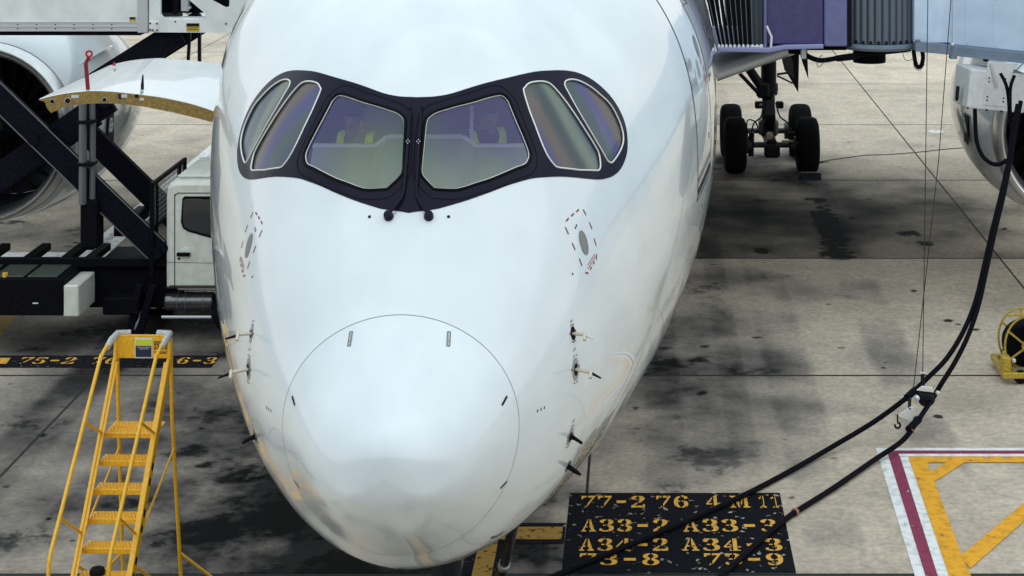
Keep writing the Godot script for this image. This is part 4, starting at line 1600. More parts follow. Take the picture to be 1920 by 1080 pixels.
func build_airframe():
	for s in [-1.0, 1.0]:
		engine(s)
		main_gear(s)
		# wing: root to tip, an aerofoil of 14 points at each station
		var rows := []
		var mids := []
		for st in [[1.2, 33.8, 15.0, 1.6, 3.9], [3.1, 34.6, 13.6, 1.35, 4.2], [5.5, 36.2, 11.6, 1.05, 4.75], [8.0, 37.8, 10.0, 0.95, 5.5], [10.3, 39.2, 8.6, 0.85, 5.85], [18.0, 44.2, 6.0, 0.55, 6.4], [28.0, 51.0, 3.2, 0.3, 7.3], [31.5, 55.0, 1.0, 0.1, 8.2]]:
			var r := PackedVector3Array()
			for k in 24:
				var w := TAU * k / 24.0
				var u := 0.5 - 0.5 * cos(w)
				var th: float = st[3] * 0.5 * (1.35 * sqrt(u) * (1.0 - u) + 0.35 * u * (1.0 - u) * 2.0 + 0.02) * 1.35
				r.append(Vector3(XC + st[0] * s, st[4] + (th if w < PI else -th * 0.75), -(st[1] + u * st[2])))
			rows.append(r)
			mids.append(Vector3(XC + st[0] * s, st[4], -(st[1] + st[2] * 0.45)))
		var m := mb()
		m.grid(rows, true, mids)
		part(m, "wing", M.aircraft_white, plane)
		# tailplane
		rows = []
		mids = []
		for st in [[0.2, 73.0, 5.5, 0.6, 7.3], [9.3, 79.0, 2.0, 0.2, 8.3]]:
			var r := PackedVector3Array()
			for k in 12:
				var w := TAU * k / 12.0
				var u := 0.5 - 0.5 * cos(w)
				r.append(Vector3(XC + st[0] * s, st[4] + sin(w) * st[3] * 0.4, -(st[1] - 8.0 + u * st[2])))
			rows.append(r)
			mids.append(Vector3(XC + st[0] * s, st[4], -(st[1] - 8.0 + st[2] * 0.5)))
		m = mb()
		m.grid(rows, true, mids)
		part(m, "tailplane", M.aircraft_white, plane)
	var m := mb()
	m.prism(PackedVector2Array([Vector2(60, 7.6), Vector2(66, 16.5), Vector2(69.0, 16.5), Vector2(68.5, 7.4)]), Transform3D(Basis(Vector3.FORWARD, Vector3.UP, Vector3.RIGHT), Vector3(XC, 0, 0)), -0.2, 0.2, 0.1)
	part(m, "tail_fin", M.aircraft_white, plane)
	# belly fairing between the wings
	m = mb()
	var rows := []
	var mids := []
	for q in [[31.0, 0.2, 0.15], [33.0, 2.2, 0.6], [37.5, 2.8, 0.8], [41.0, 3.7, 0.5], [44.0, 4.5, 0.32], [47.0, 4.5, 0.3], [51.0, 3.4, 0.4], [54.0, 0.3, 0.2]]:
		var r := PackedVector3Array()
		for k in 24:
			var w := TAU * k / 24.0
			r.append(Vector3(XC + cos(w) * q[1], 3.55 + sin(w) * q[2], -q[0]))
		rows.append(r)
		mids.append(Vector3(XC, 3.55, -q[0]))
	m.grid(rows, true, mids)
	part(m, "belly_fairing", M.aircraft_white, plane)
	# nose gear
	m = mb()
	var gx := Vector3(XC, 0, -(Z0 + 4.6))
	m.tube([gx + Vector3(0, 2.7, -0.2), gx + Vector3(0, 1.2, -0.05)], 0.15, 14)
	m.tube([gx + Vector3(0, 1.3, 0), gx + Vector3(0, 0.5, 0)], 0.11, 14)
	m.tube([gx + Vector3(0, 2.7, -1.6), gx + Vector3(0, 1.4, -0.2)], 0.09, 10)
	m.tube([gx + Vector3(-0.5, 0.53, 0), gx + Vector3(0.5, 0.53, 0)], 0.07, 10)
	var ng := part(m, "nose_gear_leg", M.gear_dark, plane)
	for k in [-1.0, 1.0]:
		wheel(ng, gx + Vector3(0.36 * k, 0.53, 0), 0.53, 0.4)
		m = mb()
		m.prism(PackedVector2Array([Vector2(-0.6, 2.7), Vector2(-2.4, 2.6), Vector2(-2.3, 2.0), Vector2(-0.8, 2.05)]), Transform3D(Basis(Vector3.BACK, Vector3.UP, Vector3.LEFT), gx + Vector3(0.55 * k, 0, 1.0)), -0.025, 0.025)
		part(m, "nose_gear_door", M.gear_dark, ng)
		m = mb()
		m.lathe(gx + Vector3(0.2 * k, 1.75, 0.1), Vector3.BACK, [Vector2(0.06, -0.08), Vector2(0.11, 0.0), Vector2(0.105, 0.03), Vector2(0, 0.035)], 18)
		part(m, "taxi_light", M.bare_metal, ng)
	# raised forward cargo door
	var outer := []
	for q in [[72, 187], [95, 181], [120, 176], [150, 172.5], [180, 171], [210, 172.5], [240, 175.5], [270, 179], [300, 183], [330, 189], [360, 196], [385, 204], [404, 211], [420, 219]]:
		var p := P(q[0], q[1], 22.0)
		outer.append(Vector2(p.x, p.y))
	var innr := []
	for q in [[426, 240], [400, 230], [375, 223], [350, 217], [325, 211], [300, 206], [270, 200], [240, 196], [210, 194], [180, 194], [150, 195.5], [120, 200], [106, 207], [96, 212], [88, 203], [84, 191]]:
		var p := P(q[0], q[1], 22.0)
		innr.append(Vector2(p.x, p.y))
	outer = curve(outer, 3)
	var sec := PackedVector2Array(outer + innr)
	m = mb()
	var orow := []
	var c0 := PackedVector3Array()
	for z in [22.03, 22.06, 23.0, 24.0, 24.9, 24.95]:
		var line := PackedVector3Array()
		for p in outer:
			line.append(Vector3(p.x, p.y + (0.006 if z > 22.04 and z < 24.92 else 0.0), -z))
		orow.append(line)
	m.grid(orow, false, null, Vector3.UP)
	var cd := part(m, "cargo_door", M.aircraft_white, plane)
	m = mb()
	m.prism(sec, Transform3D(Basis(Vector3.RIGHT, Vector3.UP, Vector3.FORWARD), Vector3.ZERO), 22.0, 24.94)
	part(m, "door_edge_frame", M.primer_gold, cd)
	m = mb()
	for q in [[98, 189, 4], [127, 188, 5], [196, 186, 4], [256, 179, 3.5]]:
		m.lathe(P(q[0], q[1] + 1.0, 21.99), Vector3.BACK, [Vector2(q[2] * 22 / F, -0.01), Vector2(q[2] * 22 / F, 0.008), Vector2(0, 0.008)], 14)
	part(m, "latch_hole", M.inner_dark, cd)
	m = mb()
	for q in [[127, 188, 6], [98, 189, 4.8], [196, 186, 4.8]]:
		m.lathe(P(q[0], q[1] + 1.0, 21.992), Vector3.BACK, [Vector2(q[2] * 22 / F, -0.01), Vector2(q[2] * 22 / F, 0.004), Vector2(0, 0.004)], 14)
	for q in [[141, 181, 14, 6], [233, 180, 11, 6], [266, 186, 8, 5]]:
		m.box(P(q[0], q[1], 21.995), Vector3(q[2], q[3], 2.0) * 22.0 / F)
	part(m, "latch_plate", M.trim_silver, cd)
	m = mb()
	m.box(P(225, 181, 21.995), Vector3(5, 9, 2) * 22.0 / F)
	m.bar(P(172, 166, 22.4), P(262, 167, 22.4), 0.03, 0.012)
	m.tube([P(267, 168, 22.3), P(267, 160, 22.3), P(268, 140, 22.3)], [0.02, 0.02, 0.008], 7)
	part(m, "door_hinge_pin", M.gear_dark, cd)
	m = mb()
	m.bar(P(165, 168, 22.1), P(161, 118, 22.1), 0.045, 0.03, Vector3.BACK, 0.006)
	m.bar(P(161, 118, 22.1), P(167, 108, 22.1), 0.045, 0.03, Vector3.BACK, 0.006)
	part(m, "lock_handle", M.print_red, cd)
	m = mb()
	m.lathe(P(167, 101, 22.1), Vector3(0.3, 0, 1), [Vector2(0.022, -0.02), Vector2(0.045, -0.02), Vector2(0.045, 0.02), Vector2(0.022, 0.02), Vector2(0.022, -0.02)], 14)
	m.prism(PackedVector2Array([Vector2(-0.025, 0), Vector2(0.025, 0), Vector2(0, 0.05)]), Transform3D(Basis(), P(214, 123, 24.3)), -0.01, 0.01)
	part(m, "red_tab", M.warning_red, cd)


# ---------------------------------------------------------------- catering truck
const TD := 32.3


func T(x: float, y: float, dz := 0.0) -> Vector3:
	var p := P(x, y, TD)
	p.z -= dz
	return p


func tp(list: Array) -> PackedVector2Array:
	var o := PackedVector2Array()
	for q in list:
		var p := P(q[0], q[1], TD)
		o.append(Vector2(p.x, p.y))
	return o


func txf() -> Transform3D:
	return Transform3D(Basis(Vector3.RIGHT, Vector3.UP, Vector3.FORWARD), Vector3.ZERO)


func tbox(m: MB, x0: float, y0: float, x1: float, y1: float, z0: float, z1: float, bev := 0.01):
	# a box from measured corners at the truck's near side, z0 to z1 metres behind it
	var a := T(x0, y1)
	var b := T(x1, y0)
	m.box(Vector3((a.x + b.x) * 0.5, (a.y + b.y) * 0.5, -(TD + (z0 + z1) * 0.5)), Vector3(b.x - a.x, b.y - a.y, z1 - z0), Basis(), bev)


func build_truck():
	var o := thing("catering_truck", Vector3(-10.0, 0, -(TD + 1.2)), "white catering truck with raised box body on black scissor lift", "truck")
	var m := mb()
	# cab
	var cabp := []
	for q in [[311, 372], [313, 352], [319, 344], [330, 340], [400, 340], [478, 343], [500, 372], [528, 440], [536, 470], [538, 542], [311, 542]]:
		cabp.append(q)
	m.prism(tp(cabp), txf(), TD, TD + 2.2, 0.07)
	var cab := part(m, "cab", M.truck_white, o)
	m = mb()
	for k in 9:
		tbox(m, 326, 333.5, 476, 338.5, 0.25 + 0.2 * k, 0.34 + 0.2 * k, 0.015)
	part(m, "roof_rib", M.truck_white, cab)
	m = mb()
	m.prism(tp([[342, 372], [346, 368], [430, 368], [440, 372], [440, 456], [415, 452], [352, 434], [343, 428], [339, 416]]), txf(), TD - 0.012, TD + 0.03, 0.006)
	part(m, "window_rubber", M.seal_black, cab)
	m = mb()
	m.prism(tp([[344, 376], [348, 373], [428, 373], [436, 376], [436, 451], [414, 447], [354, 430], [346, 425], [343, 415]]), txf(), TD - 0.016, TD + 0.03, 0.003)
	part(m, "door_glass", M.dark_glass, cab)
	m = mb()
	# door gaps
	m.tube(curve([T(327.5, 542, -0.002), T(327.5, 380, -0.002), T(328, 368, -0.002), T(333, 363, -0.002), T(345, 362, -0.002), T(450, 362, -0.002)], 5), 0.008, 5, false)
	m.tube([T(311, 492, -0.001), T(460, 494, -0.001)], 0.004, 5, false)
	m.tube([T(311, 538, -0.002), T(536, 538, -0.002)], 0.012, 5, false)
	part(m, "door_gap", M.seal_black, cab)
	m = mb()
	tbox(m, 332, 473, 357, 480, -0.05, 0.01, 0.012)
	tbox(m, 333.5, 483, 337.5, 487, -0.01, 0.01, 0.003)
	tbox(m, 380, 369, 400, 373, -0.03, 0.01, 0.006)
	part(m, "door_handle", M.chassis_black, cab)
	m = mb()
	m.lathe(T(348, 474, -0.004), Vector3.BACK, [Vector2(0.1, -0.01), Vector2(0.1, 0.0), Vector2(0.085, 0.006), Vector2(0, 0.006)], 20)
	part(m, "handle_bowl", M.truck_white, cab)
	m = mb()
	tbox(m, 330, 541.5, 536, 547, 0.1, 2.1, 0.01)
	part(m, "cab_sill", M.aluminium, cab)
	# guard frame behind the cab
	m = mb()
	for q in [[0.02, 347.0], [0.30, 346.0], [1.95, 346.0], [2.35, 347.0]]:
		m.bar(T(284, 520, q[0]), T(284, q[1], q[0]), 0.07, 0.07, Vector3.BACK, 0.01)
	m.bar(T(284, 347, 0.0), T(284, 347, 2.4), 0.07, 0.07, Vector3.UP, 0.01)
	m.bar(T(284, 430, 0.0), T(284, 430, 2.4), 0.05, 0.05, Vector3.UP, 0.01)
	part(m, "guard_frame", M.chassis_black, o)
	m = mb()
	for k in 26:
		m.bar(T(284, 430, 0.08 + 0.09 * k), T(284, 349, 0.08 + 0.09 * k), 0.008, 0.008, Vector3.BACK)
	for k in 9:
		m.bar(T(284, 350 + 9.0 * k, 0.02), T(284, 350 + 9.0 * k, 2.38), 0.008, 0.008)
	tag(part(m, "guard_mesh", M.dull_metal, o), "", "", "", "stuff")
	# chassis
	m = mb()
	tbox(m, -420, 488, 306, 503, 0.1, 0.26, 0.01)
	for z in [0.35, 1.55]:
		if z > 1.0:
			tbox(m, -420, 526, 306, 538, z, z + 0.16, 0.01)
			continue
		tbox(m, -420, 509, 540, 535, z, z + 0.22, 0.01)
	for x in [-150, -60, 20, 92, 138, 232, 255]:
		tbox(m, x, 498, x + 18, 512, 0.36, 1.7, 0.01)
	tbox(m, -420, 484, -380, 540, 0.1, 2.1, 0.01)
	var ch := part(m, "chassis_frame", M.chassis_black, o)
	m = mb()
	tbox(m, 158, 512, 312, 584, 0.25, 2.0, 0.02)
	tbox(m, 195, 556, 262, 588, -0.1, 0.6, 0.02)
	tbox(m, 300, 546, 404, 556, 0.4, 2.0, 0.01)
	part(m, "hydraulic_tank", M.chassis_black, ch)
	m = mb()
	tbox(m, -60, 502, 144, 570, -0.75, 0.25, 0.02)
	var bb := part(m, "battery_box", M.chassis_black, ch)
	m = mb()
	for x in [-52, 14, 76]:
		var a := T(x, 501.4, -0.70)
		var b := T(x + 55, 501.4, 0.15)
		m.box(Vector3((a.x + b.x) * 0.5, a.y + 0.012, (a.z + b.z) * 0.5), Vector3(b.x - a.x, 0.03, a.z - b.z), Basis(), 0.01)
	part(m, "battery_lid", M.battery_green, bb)
	m = mb()
	m.lathe(T(34, 501.4, -0.66), Vector3.UP, [Vector2(0.05, 0), Vector2(0.045, 0.07), Vector2(0, 0.08)], 12)
	part(m, "filler_cap", M.cap_yellow, bb)
	m = mb()
	tbox(m, 144.5, 514, 172, 572, -0.76, 0.2, 0.02)
	part(m, "grey_end_box", M.truck_white, ch)
	m = mb()
	tbox(m, 88, 546, 98, 548, -0.765, -0.74, 0.002)
	part(m, "bright_latch", M.peg_white, bb)
	m = mb()
	var tc := T(302, 573, 0.3)
	m.lathe(tc, Vector3.RIGHT, [Vector2(0, 0), Vector2(0.13, 0.0), Vector2(0.155, 0.03), Vector2(0.155, 0.83), Vector2(0.13, 0.86), Vector2(0, 0.86)], 28)
	var tk := part(m, "fuel_tank", M.tank_grey, ch)
	m = mb()
	for x in [0.22, 0.36, 0.68]:
		m.lathe(tc + Vector3(x, 0, 0), Vector3.RIGHT, [Vector2(0.150, 0.0), Vector2(0.163, 0.002), Vector2(0.163, 0.028), Vector2(0.150, 0.03)], 28)
	part(m, "tank_strap", M.cylinder_grey, tk)
	m = mb()
	m.tube([T(302, 596, 0.05), T(395, 596, 0.05)], 0.03, 8)
	part(m, "side_guard", M.aluminium, ch)
	for x in [448.0, -120.0, -250.0]:
		for z in [0.25, 1.85]:
			var c := T(x, 0, z)
			c.y = 0.5
			var w := mb()
			w.lathe(c, Vector3.BACK, [Vector2(0.27, -0.12), Vector2(0.42, -0.15), Vector2(0.49, -0.11), Vector2(0.5, -0.06), Vector2(0.5, 0.06), Vector2(0.49, 0.11), Vector2(0.42, 0.15), Vector2(0.27, 0.12)], 32, 50.0)
			var wh := part(w, "road_wheel", M.tyre, o)
			w = mb()
			w.lathe(c, Vector3.BACK, [Vector2(0.275, -0.1), Vector2(0.275, 0.1), Vector2(0.22, 0.03), Vector2(0.1, 0.06), Vector2(0.08, 0.1), Vector2(0, 0.1)], 24)
			part(w, "wheel_rim", M.gear_dark, wh)
	# stabilisers
	for z in [0.05, 1.95]:
		m = mb()
		var s := T(268, 545, z)
		var f := T(248, 612, z)
		f.y = 0.12
		m.bar(s + Vector3(-0.07, 0.1, 0), f + Vector3(-0.05, 0, 0), 0.12, 0.14, Vector3.BACK, 0.01)
		m.bar(s + Vector3(0.17, 0.1, 0), f + Vector3(0.1, 0, 0), 0.12, 0.14, Vector3.BACK, 0.01)
		m.box(Vector3(f.x, 0.06, f.z), Vector3(0.42, 0.1, 0.36), Basis(), 0.02)
		var sb := part(m, "stabiliser_leg", M.scissor_black, o)
		m = mb()
		m.tube([s + Vector3(0.05, -0.3, 0.03), f + Vector3(0.02, 0.1, 0.03)], 0.025, 8)
		part(m, "stabiliser_rod", M.aluminium, sb)
	# scissor lift
	for z in [0.12, 1.95]:
		m = mb()
		m.bar(T(302, 482, z), T(-70, 120, z) if z < 1.0 else T(96, 281, z), 0.16, 0.40, Vector3.BACK.cross(Vector3(1, 1, 0)), 0.012)
		part(m, "scissor_arm", M.scissor_black, o)
		m = mb()
		m.bar(T(-190, 462, z + 0.2), T(196, 192, z + 0.2) if z < 1.0 else T(110, 252, z + 0.2), 0.14, 0.46, Vector3(1, -1, 0).cross(Vector3.BACK), 0.012)
		part(m, "scissor_arm", M.scissor_black, o)
		m = mb()
		m.bar(T(150, 176, z + 0.1), T(330, 62, z + 0.1), 0.14, 0.44, Vector3(1, -1, 0).cross(Vector3.BACK), 0.012)
		part(m, "scissor_arm", M.scissor_black, o)
		m = mb()
		for q in ([[196, 192], [62, 262], [-70, 120], [292, 476]] if z < 1.0 else [[110, 252], [292, 476]]):
			m.lathe(T(q[0], q[1], z - 0.12), Vector3.FORWARD, [Vector2(0, 0), Vector2(0.1, 0), Vector2(0.1, 0.5), Vector2(0, 0.5)], 16)
		part(m, "pivot_pin", M.scissor_black, o)
		m = mb()
		var dn := (T(302, 482) - T(-70, 120)).normalized()
		var up := Vector3(-dn.y, dn.x, 0)
		if up.y < 0:
			up = -up
		for k in (2 if z < 1.0 else 0):
			var offv := up * (0.205 if k == 0 else -0.205)
			m.bar(T(292, 470, z - 0.085) + offv, T(-70, 120, z - 0.085) + offv, 0.012, 0.02, up)
		if z < 1.0:
			part(m, "arm_flange", M.cylinder_grey, o)
	m = mb()
	m.tube([T(62, 262, 0.1), T(62, 262, 2.1)], 0.08, 12)
	m.tube([T(196, 192, 0.1), T(196, 192, 2.1)], 0.08, 12)
	m.bar(T(215, 440, 0.3), T(215, 440, 1.9), 0.2, 0.2)
	part(m, "cross_shaft", M.scissor_black, o)
	# lift cylinders
	m = mb()
	m.tube([T(159, 380, -0.12), T(159, 190, -0.12)], 0.068, 16)
	m.tube([T(174, 372, -0.02), T(174, 190, -0.02)], 0.055, 16)
	var cy := part(m, "lift_cylinder", M.cylinder_grey, o)
	m = mb()
	for y in [226.0, 305.0]:
		tbox(m, 149, y - 3, 181, y + 3, -0.22, 0.08, 0.01)
	tbox(m, 153, 372, 186, 464, -0.1, 0.3, 0.03)
	tbox(m, 158, 455, 178, 468, -0.05, 0.25, 0.02)
	part(m, "cylinder_clamp", M.chassis_black, cy)
	# box body
	m = mb()
	tbox(m, -560, -190, 262, 58, 0.02, 2.35, 0.02)
	var bx := part(m, "box_body", M.truck_panel, o)
	m = mb()
	tbox(m, -560, 41, 262, 58.5, -0.012, 0.02, 0.003)
	tbox(m, -560, 48, 262, 50.5, -0.024, -0.010, 0.003)
	tbox(m, -560, 40.5, 262, 42.5, -0.02, -0.010, 0.003)
	tbox(m, -560, 56.5, 262, 58.7, -0.02, -0.010, 0.003)
	part(m, "side_rail", M.aluminium, bx)
	m = mb()
	for k in 20:
		for y in [46.0, 53.5]:
			m.lathe(T(210 - 35.3 * k, y, -0.012), Vector3.BACK, [Vector2(0.013, 0.0), Vector2(0.009, 0.008), Vector2(0, 0.010)], 8)
	part(m, "rail_rivet", M.print_black, bx)
	m = mb()
	tbox(m, 258, -190, 278, 62, -0.03, 2.4, 0.015)
	part(m, "corner_post", M.aluminium, bx)
	m = mb()
	tbox(m, -560, 58.5, 262, 67, 0.05, 2.3, 0.005)
	tbox(m, 278, -190, 282, 60, 0.1, 2.3, 0.005)
	part(m, "underframe", M.chassis_black, bx)
	m = mb()
	tbox(m, 243, 32, 253.5, 41, -0.006, 0.02, 0.001)
	tbox(m, 351, 43, 375, 58, -0.058, -0.04, 0.001)
	var st := part(m, "sticker", M.sticker_yellow, bx)
	m = mb()
	tbox(m, 243, 32, 253.5, 36, -0.008, 0.0, 0.001)
	tbox(m, 351, 43, 375, 49, -0.06, -0.05, 0.001)
	for y in [51.0, 54.0]:
		tbox(m, 354, y, 372, y + 0.9, -0.06, -0.05, 0.0)
	part(m, "sticker_print", M.print_black, st)
	# front bridge platform with its cut-outs
	m = mb()
	var hx := tp([[302, -60], [302, 26], [307, 32], [318, 36], [383, 37], [387, 33], [386, 25], [352, -4], [352, -60]])
	var side := tp([[281, -190], [281, 60], [434, 61], [520, 40], [520, -190]])
	var tri2 := tp([[399, -1], [425, 13], [431, 11], [432, -30], [375, -30]])
	for pc in Geometry2D.clip_polygons(side, hx):
		for pd in Geometry2D.clip_polygons(pc, tri2):
			if not Geometry2D.is_polygon_clockwise(pd):
				var halves := []
				for clip in [tp([[200, -250], [345, -250], [345, 120], [200, 120]]), tp([[345, -250], [600, -250], [600, 120], [345, 120]])]:
					for h in Geometry2D.intersect_polygons(side, clip):
						halves.append(h)
				for h in halves:
					for a in Geometry2D.clip_polygons(h, hx):
						for b in Geometry2D.clip_polygons(a, tri2):
							m.prism(b, txf(), TD - 0.045, TD + 0.03)
				break
		break
	var pf := part(m, "platform_side", M.truck_panel, o)
	m = mb()
	tbox(m, 284, 55, 520, 60, 0.04, 2.3, 0.01)
	tbox(m, 300, 34, 390, 41, 0.03, 0.3, 0.01)
	part(m, "platform_floor", M.truck_panel, pf)
	m = mb()
	tbox(m, 290, -60, 400, 30, 0.5, 0.56, 0.01)
	tbox(m, 318, -60, 328, 30, 0.2, 0.4, 0.01)
	part(m, "inner_frame", M.chassis_black, pf)
	m = mb()
	tbox(m, 332, -60, 346, 24, 0.25, 0.4, 0.01)
	tbox(m, 350, 14, 354, 18, 0.1, 0.2, 0.005)
	part(m, "inner_post", M.aluminium, pf)
	m = mb()
	tbox(m, 281.5, 40, 299, 57.5, -0.062, -0.044, 0.004)
	part(m, "hinge_plate", M.truck_panel, pf)
	m = mb()
	for q in [[283.5, 43], [296, 43.5], [283.5, 55], [288, 55.5], [296, 55.5]]:
		m.lathe(T(q[0], q[1], -0.062), Vector3.BACK, [Vector2(0.016, 0), Vector2(0.012, 0.014), Vector2(0, 0.014)], 8)
	for q in [[330, 40], [425, 44]]:
		m.lathe(T(q[0], q[1], -0.045), Vector3.BACK, [Vector2(0.016, 0), Vector2(0.012, 0.014), Vector2(0, 0.014)], 8)
	part(m, "hinge_bolt", M.print_black, pf)
	m = mb()
	m.bar(T(333, 58, 0.9), T(328, 150, 0.9), 0.05, 0.06, Vector3.BACK)
	m.bar(T(351, 58, 0.9), T(351, 150, 0.9), 0.055, 0.06, Vector3.BACK)
	m.bar(T(328, 62, 0.5), T(308, 77, 0.5), 0.05, 0.07, Vector3.BACK)
	part(m, "hanging_leg", M.gear_dark, pf)


# ---------------------------------------------------------------- boarding bridge
func B(x: float, y: float, dz := 0.0) -> Vector3:
	var p := P(x, y, 33.0)
	p.z -= dz
	return p


func bbox(m: MB, x0: float, y0: float, x1: float, y1: float, z0: float, z1: float, bev := 0.01):
	var a := B(x0, y1)
	var b := B(x1, y0)
	m.box(Vector3((a.x + b.x) * 0.5, (a.y + b.y) * 0.5, -(33.0 + (z0 + z1) * 0.5)), Vector3(b.x - a.x, b.y - a.y, z1 - z0), Basis(), bev)


func build_bridge():
	var o := thing("boarding_bridge", Vector3(4.5, 0, -34.5), "boarding bridge with purple cab, ribbed rotunda and pale blue tunnel", "boarding bridge")
	var m := mb()
	bbox(m, 1436, -210, 1544, 83, 0.0, 3.2, 0.02)
	var cab := part(m, "bridge_cab", M.cab_purple, o)
	m = mb()
	bbox(m, 1545.5, -210, 1588, 87, -0.03, 3.2, 0.02)
	part(m, "cab_column", M.cab_lilac, cab)
	m = mb()
	bbox(m, 1543, -210, 1546, 84, 0.02, 0.3, 0.0)
	bbox(m, 1588, -210, 1598, 88, 0.1, 3.0, 0.0)
	part(m, "cab_gap", M.inner_dark, cab)
	m = mb()
	m.prism(PackedVector2Array([Vector2(B(1346, 0).x, B(0, 88).y), Vector2(B(1432, 0).x, B(0, 88).y), Vector2(B(1436, 0).x, B(0, 89).y), Vector2(B(1472, 0).x, B(0, 83.5).y), Vector2(B(1543, 0).x, B(0, 82).y), Vector2(B(1543, 0).x, B(0, 90).y), Vector2(B(1470, 0).x, B(0, 92).y), Vector2(B(1440, 0).x, B(0, 98).y), Vector2(B(1431, 0).x, B(0, 97.5).y), Vector2(B(1346, 0).x, B(0, 96).y)]), Transform3D(Basis(Vector3.RIGHT, Vector3.UP, Vector3.FORWARD), Vector3.ZERO), 32.9, 36.3, 0.015)
	part(m, "cab_sill", M.sill_lilac, cab)
	m = mb()
	bbox(m, 1346, 97, 1432, 100, 0.3, 3.0, 0.0)
	bbox(m, 1440, 92, 1590, 97, 0.2, 3.0, 0.01)
	part(m, "cab_underside", M.chassis_black, cab)
	m = mb()
	m.bar(B(1434.5, -200, -0.03), B(1434.5, 90, -0.03), 0.05, 0.05, Vector3.BACK, 0.01)
	part(m, "corner_strip", M.cab_lilac, cab)
	m = mb()
	m.tube([B(1437, 48, -0.05), B(1446, 68, -0.06), B(1445, 88, -0.06)], 0.022, 8)
	part(m, "cab_handrail", M.peg_white, cab)
	# folding hood against the aircraft
	for k in 11:
		var u := k / 10.0
		var xb := lerpf(1348.0, 1428.0, pow(u, 1.1))
		var lean := lerpf(62.0, 0.0, pow(u, 0.7))
		var wdt := lerpf(5.2, 11.0, u)
		var a := B(xb, 86, 0.0)
		var b := B(xb - lean, -200, 0.0)
		var a2 := B(xb + wdt * 0.55, 86, 0.16)
		var b2 := B(xb - lean + wdt * 0.55, -200, 0.16)
		var a3 := B(xb + wdt, 86, 0.0)
		var b3 := B(xb - lean * 0.94 + wdt, -200, 0.0)
		m = mb()
		m.grid([PackedVector3Array([a, a2, a3]), PackedVector3Array([b, b2, b3])], false, null, Vector3.BACK)
		m.grid([PackedVector3Array([a + Vector3(0, 0, -3.0), a2 + Vector3(0, 0, -2.9), a3 + Vector3(0, 0, -3.0)]), PackedVector3Array([b + Vector3(0, 0, -3.0), b2 + Vector3(0, 0, -2.9), b3 + Vector3(0, 0, -3.0)])], false, null, Vector3.FORWARD)
		var f := part(m, "hood_fold", M.bellows_cloth if k < 8 else M.slat_grey, o)
		m = mb()
		m.tube([a + Vector3(0, 0, 0.01), b + Vector3(0, 0, 0.01)], 0.0045, 5)
		part(m, "fold_edge", M.bellows_edge if k < 9 else M.slat_grey, f)
		m = mb()
		m.lathe(a + Vector3(0, -0.05, 0.02), Vector3.UP, [Vector2(0, 0), Vector2(0.022, 0), Vector2(0.026, 0.05), Vector2(0.012, 0.08), Vector2(0, 0.08)], 8)
		part(m, "fold_peg", M.peg_white, f)
	m = mb()
	m.tube([B(1407, 86.5, -0.05), B(1427, 86.5, -0.05)], 0.016, 8)
	m.box(B(1427, 86.5, -0.05), Vector3(0.06, 0.07, 0.06), Basis(), 0.01)
	part(m, "fold_rail", M.peg_white, o)
	# ribbed rotunda: upright curved slats round an arc
	var cx := B(1655, 0).x
	for k in 11:
		var w := lerpf(-1.05, 0.86, k / 10.0)
		var p := Vector3(cx + sin(w) * 0.66, 0, -33.75 + cos(w) * 0.66)
		m = mb()
		m.tube([Vector3(p.x, B(0, 84).y, p.z), Vector3(p.x, B(0, -210).y, p.z)], 0.062, 12)
		var sl := part(m, "rotunda_slat", M.slat_grey, o)
		if k > 0 and k < 10:
			m = mb()
			m.box(Vector3(p.x, B(0, 83).y + 0.02, p.z) + Vector3(sin(w), 0, cos(w)) * 0.05, Vector3(0.05, 0.05, 0.05), Basis(Vector3.UP, w), 0.004)
			part(m, "slat_foot", M.inner_dark, sl)
	m = mb()
	m.lathe(Vector3(cx, B(0, 98).y, -33.75), Vector3.UP, [Vector2(0, 0), Vector2(0.70, 0.0), Vector2(0.76, 0.05), Vector2(0.76, 0.1), Vector2(0.72, 0.12), Vector2(0, 0.12)], 40)
	m.box(Vector3(cx, B(0, -60).y, -34.2), Vector3(1.1, 2.9, 1.4))
	part(m, "rotunda_base", M.beam_blue, o)
	m = mb()
	m.tube([Vector3(cx - 0.1, B(0, 100).y - 0.3, -34.1), Vector3(cx - 0.1, B(0, 100).y, -34.1)], 0.3, 16)
	part(m, "rotunda_bearing", M.chassis_black, o)
	# tunnel: a short straight piece and the long telescoping one that comes towards the terminal
	m = mb()
	bbox(m, 1715, -210, 1788, 81, 0.05, 2.9, 0.01)
	var tu := part(m, "tunnel_throat", M.tunnel_blue, o)
	m = mb()
	m.prism(PackedVector2Array([Vector2(B(1716, 0).x, B(0, 77).y), Vector2(B(1786, 0).x, B(0, 84).y), Vector2(B(1786, 0).x, B(0, 103).y), Vector2(B(1716, 0).x, B(0, 96).y)]), Transform3D(Basis(Vector3.RIGHT, Vector3.UP, Vector3.FORWARD), Vector3.ZERO), 32.96, 35.6, 0.01)
	part(m, "throat_beam", M.beam_blue, tu)
	m = mb()
	m.prism(PackedVector2Array([Vector2(B(1780, 0).x, B(0, 109).y), Vector2(B(1792, 0).x, B(0, 109).y), Vector2(B(1792, 0).x, B(0, 86).y), Vector2(B(1788, 0).x, B(0, 86).y)]), Transform3D(Basis(Vector3.RIGHT, Vector3.UP, Vector3.FORWARD), Vector3.ZERO), 32.85, 33.1, 0.005)
	m.tube([B(1715, 75, -0.03), B(1725, 75, -0.05)], 0.02, 6)
	part(m, "beam_bracket", M.beam_blue, tu)
	var dirt := Vector3(1, 0, 0.95).normalized()
	var back := Vector3(dirt.z, 0, -dirt.x)
	var st := B(1786, 84, -0.02)
	var xf := Transform3D(Basis(dirt, Vector3.UP, dirt.cross(Vector3.UP)), st)
	m = mb()
	var bs := xf.basis
